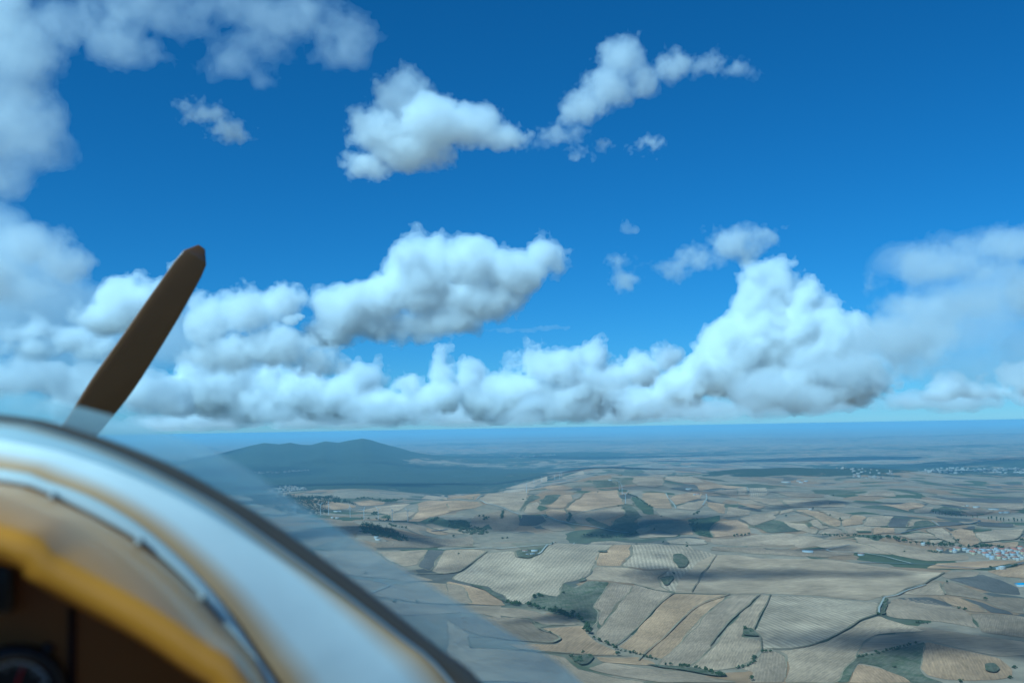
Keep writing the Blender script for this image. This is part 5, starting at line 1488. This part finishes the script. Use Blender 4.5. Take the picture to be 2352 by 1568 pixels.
make_cloud('large white cumulus with a rounded double head in the middle of the sky',
    [(790,720,70,60),(870,690,80,62),(960,650,85,75),(1010,580,65,52),(1080,610,80,65),(1180,630,80,62),(1240,590,60,42),(1285,615,32,42),
     (1100,690,110,55),(900,745,120,45),(1030,735,90,40),(760,765,60,38)],
    9000, vox=4.2, seed=85, base=802, **cum(0.02))
make_cloud('greyish ragged cumulus left of the double-headed white one',
    [(480,740,60,65),(560,710,70,55),(640,700,55,45),(520,810,100,50),(640,800,110,50),(720,825,90,35),(460,685,28,28)],
    8600, vox=3.6, seed=96, base=868, **soft(0.014, 0, 7, 16, 26))
make_cloud('tiny bright cloud puff tucked against the ragged grey cumulus', [(672,735,20,12),(688,730,12,10)], 8200, vox=2.2, seed=99, tau=0.06, kids=6, gkids=3, billow=3, fbm=3, wave=20)
make_cloud('arched thin cloud floating left above the cumulus tower',
    [(1690,560,70,42),(1600,590,60,36),(1520,610,60,30),(1440,640,42,30),(1430,600,40,22),(1750,540,48,26),(1805,525,20,14)],
    9200, vox=3.4, seed=101, **soft(0.007, 0, 6, 13, 21))
make_cloud('tiny wisp of cloud alone in the blue above the arched one', [(1438,522,12,16),(1450,532,18,10)], 9000, vox=2.6, seed=104, tau=0.015, kids=3, gkids=0, billow=2, fbm=7, wave=26)
make_cloud('narrow flat streak of cloud beneath the double-headed cumulus', [(1180,758,80,7),(1250,754,60,6)], 14000, vox=2.8, seed=106, tau=0.015, kids=0, gkids=0, billow=1, fbm=5, wave=40)
make_cloud('white cumulus head rising behind the propeller blade',
    [(290,695,75,62),(240,735,70,45),(345,660,48,38),(412,650,32,32),(330,720,80,50)],
    8800, vox=3.8, seed=111, base=775, **cum(0.022))
make_cloud('pale cumulus row at the far left edge below the blade tip',
    [(30,765,60,32),(100,755,50,30),(160,780,60,35),(60,800,110,30),(220,810,60,30)],
    9500, vox=4.2, seed=117, base=835, **cum(0.016))
make_cloud('low grey cloud mass behind the root of the propeller blade',
    [(80,870,130,50),(230,880,110,50),(330,900,110,50),(-80,880,140,60),(150,930,160,30),(330,940,140,26)],
    16000, vox=5.4, seed=121, base=992, **cum(0.02))
make_cloud('thin ragged veil at the left edge under the big corner cloud',
    [(50,560,110,50),(150,610,60,40),(40,670,100,40),(-60,620,100,80)],
    5200, vox=4.6, seed=131, **soft(0.0035, 0, 7, 15, 24))
make_cloud('broad soft bright cloud filling the top left corner of the sky',
    [(20,110,150,110),(-40,260,170,120),(60,290,120,110),(150,60,190,85),(330,20,180,70),(430,60,110,50),(500,15,150,62),(560,100,90,50),(660,35,120,64),(790,75,75,56),(785,125,60,40),(-80,30,170,130),(540,150,60,36),(0,420,90,70),(610,185,36,30),(-120,420,140,100),(250,100,90,60),(340,110,70,40)],
    2700, vox=6.4, seed=141, squash_depth=.5, **soft(.0026, 0, 8, 17, 28))
make_cloud('small frayed cloudlet between the corner cloud and the big soft puff', [(475,260,60,28),(530,300,45,30),(425,235,45,18)], 2900, vox=3, seed=151, **soft(0.007, 0, 5, 11, 18))
make_cloud('big soft white cloud puff in the upper middle of the sky',
    [(920,220,65,70),(985,280,100,70),(880,300,85,60),(1060,285,90,55),(1150,315,70,28),(840,380,65,40),(930,340,110,55)],
    3200, vox=3.4, seed=8, **soft(0.009, 0, 6, 13, 22, 32))
make_cloud('long frayed cloud band rising right of the big soft puff',
    [(1430,130,60,45),(1400,195,55,45),(1330,245,60,40),(1280,310,55,32),(1485,180,45,38),(1550,150,55,35),(1625,150,55,32),(1700,160,45,20),(1240,330,36,16)],
    3600, vox=3.6, seed=161, **soft(0.005, 0, 6, 13, 21))
make_cloud('short thin cloud tail below the frayed band', [(1325,352,40,20),(1400,336,60,14),(1470,330,40,12)], 3600, vox=3, seed=171, **soft(0.008, 0, 5, 10))
print('CLOUD_TRIS', CLOUD_TRIS)
# clouds overhead, above the frame, whose shadows dapple the fields
def overhead(label, px, py, h, lobes, scale, seed, tau=.006, core_tau=.006):
    P = ground([(px, py)])[0]
    pos = P + np.array(sun_dir) * (h / sun_dir.z)
    make_cloud(label, lobes, 1.0, vox=7, seed=seed, kids=4, gkids=2, billow=4, fbm=30, wave=120, tau=tau, core=16, core_tau=core_tau, world_pos=pos, scale=scale)
overhead('cloud overhead shading the deep valley', 1270, 1196, 3300, [(0,0,150,60),(130,10,120,50),(-140,10,120,50),(260,0,80,40),(-250,5,80,40)], 2.5, 201)
overhead('ragged cloud overhead shading the middle of the big field', 1790, 1318, 2200, [(0,0,110,40),(110,5,80,35),(-110,0,80,35)], 2.0, 211, .011, .012)
overhead('cloud overhead shading the slope at lower right', 2200, 1475, 1750, [(0,0,130,45),(140,0,110,45),(-120,0,70,35)], 1.7, 221, .010, .010)
overhead('small cloud overhead shading the track bend', 1860, 1262, 2400, [(0,0,80,35),(90,0,60,30)], 1.7, 231, .010, .010)
overhead('small cloud overhead shading the near brown field', 1330, 1415, 1750, [(0,0,60,30),(60,0,50,26)], 1.3, 241, .010, .010)
overhead('small cloud overhead shading the left stubble', 1010, 1310, 2300, [(0,0,70,35),(80,0,60,30)], 1.3, 251)
overhead('cloud overhead shading the far pale slopes', 1640, 1130, 4300, [(0,0,120,50),(150,0,90,40),(-110,0,80,40)], 2.6, 261)
overhead('cloud overhead shading the right middle plain', 2230, 1180, 3600, [(0,0,120,45),(130,0,90,40)], 2.2, 271, .009, .009)
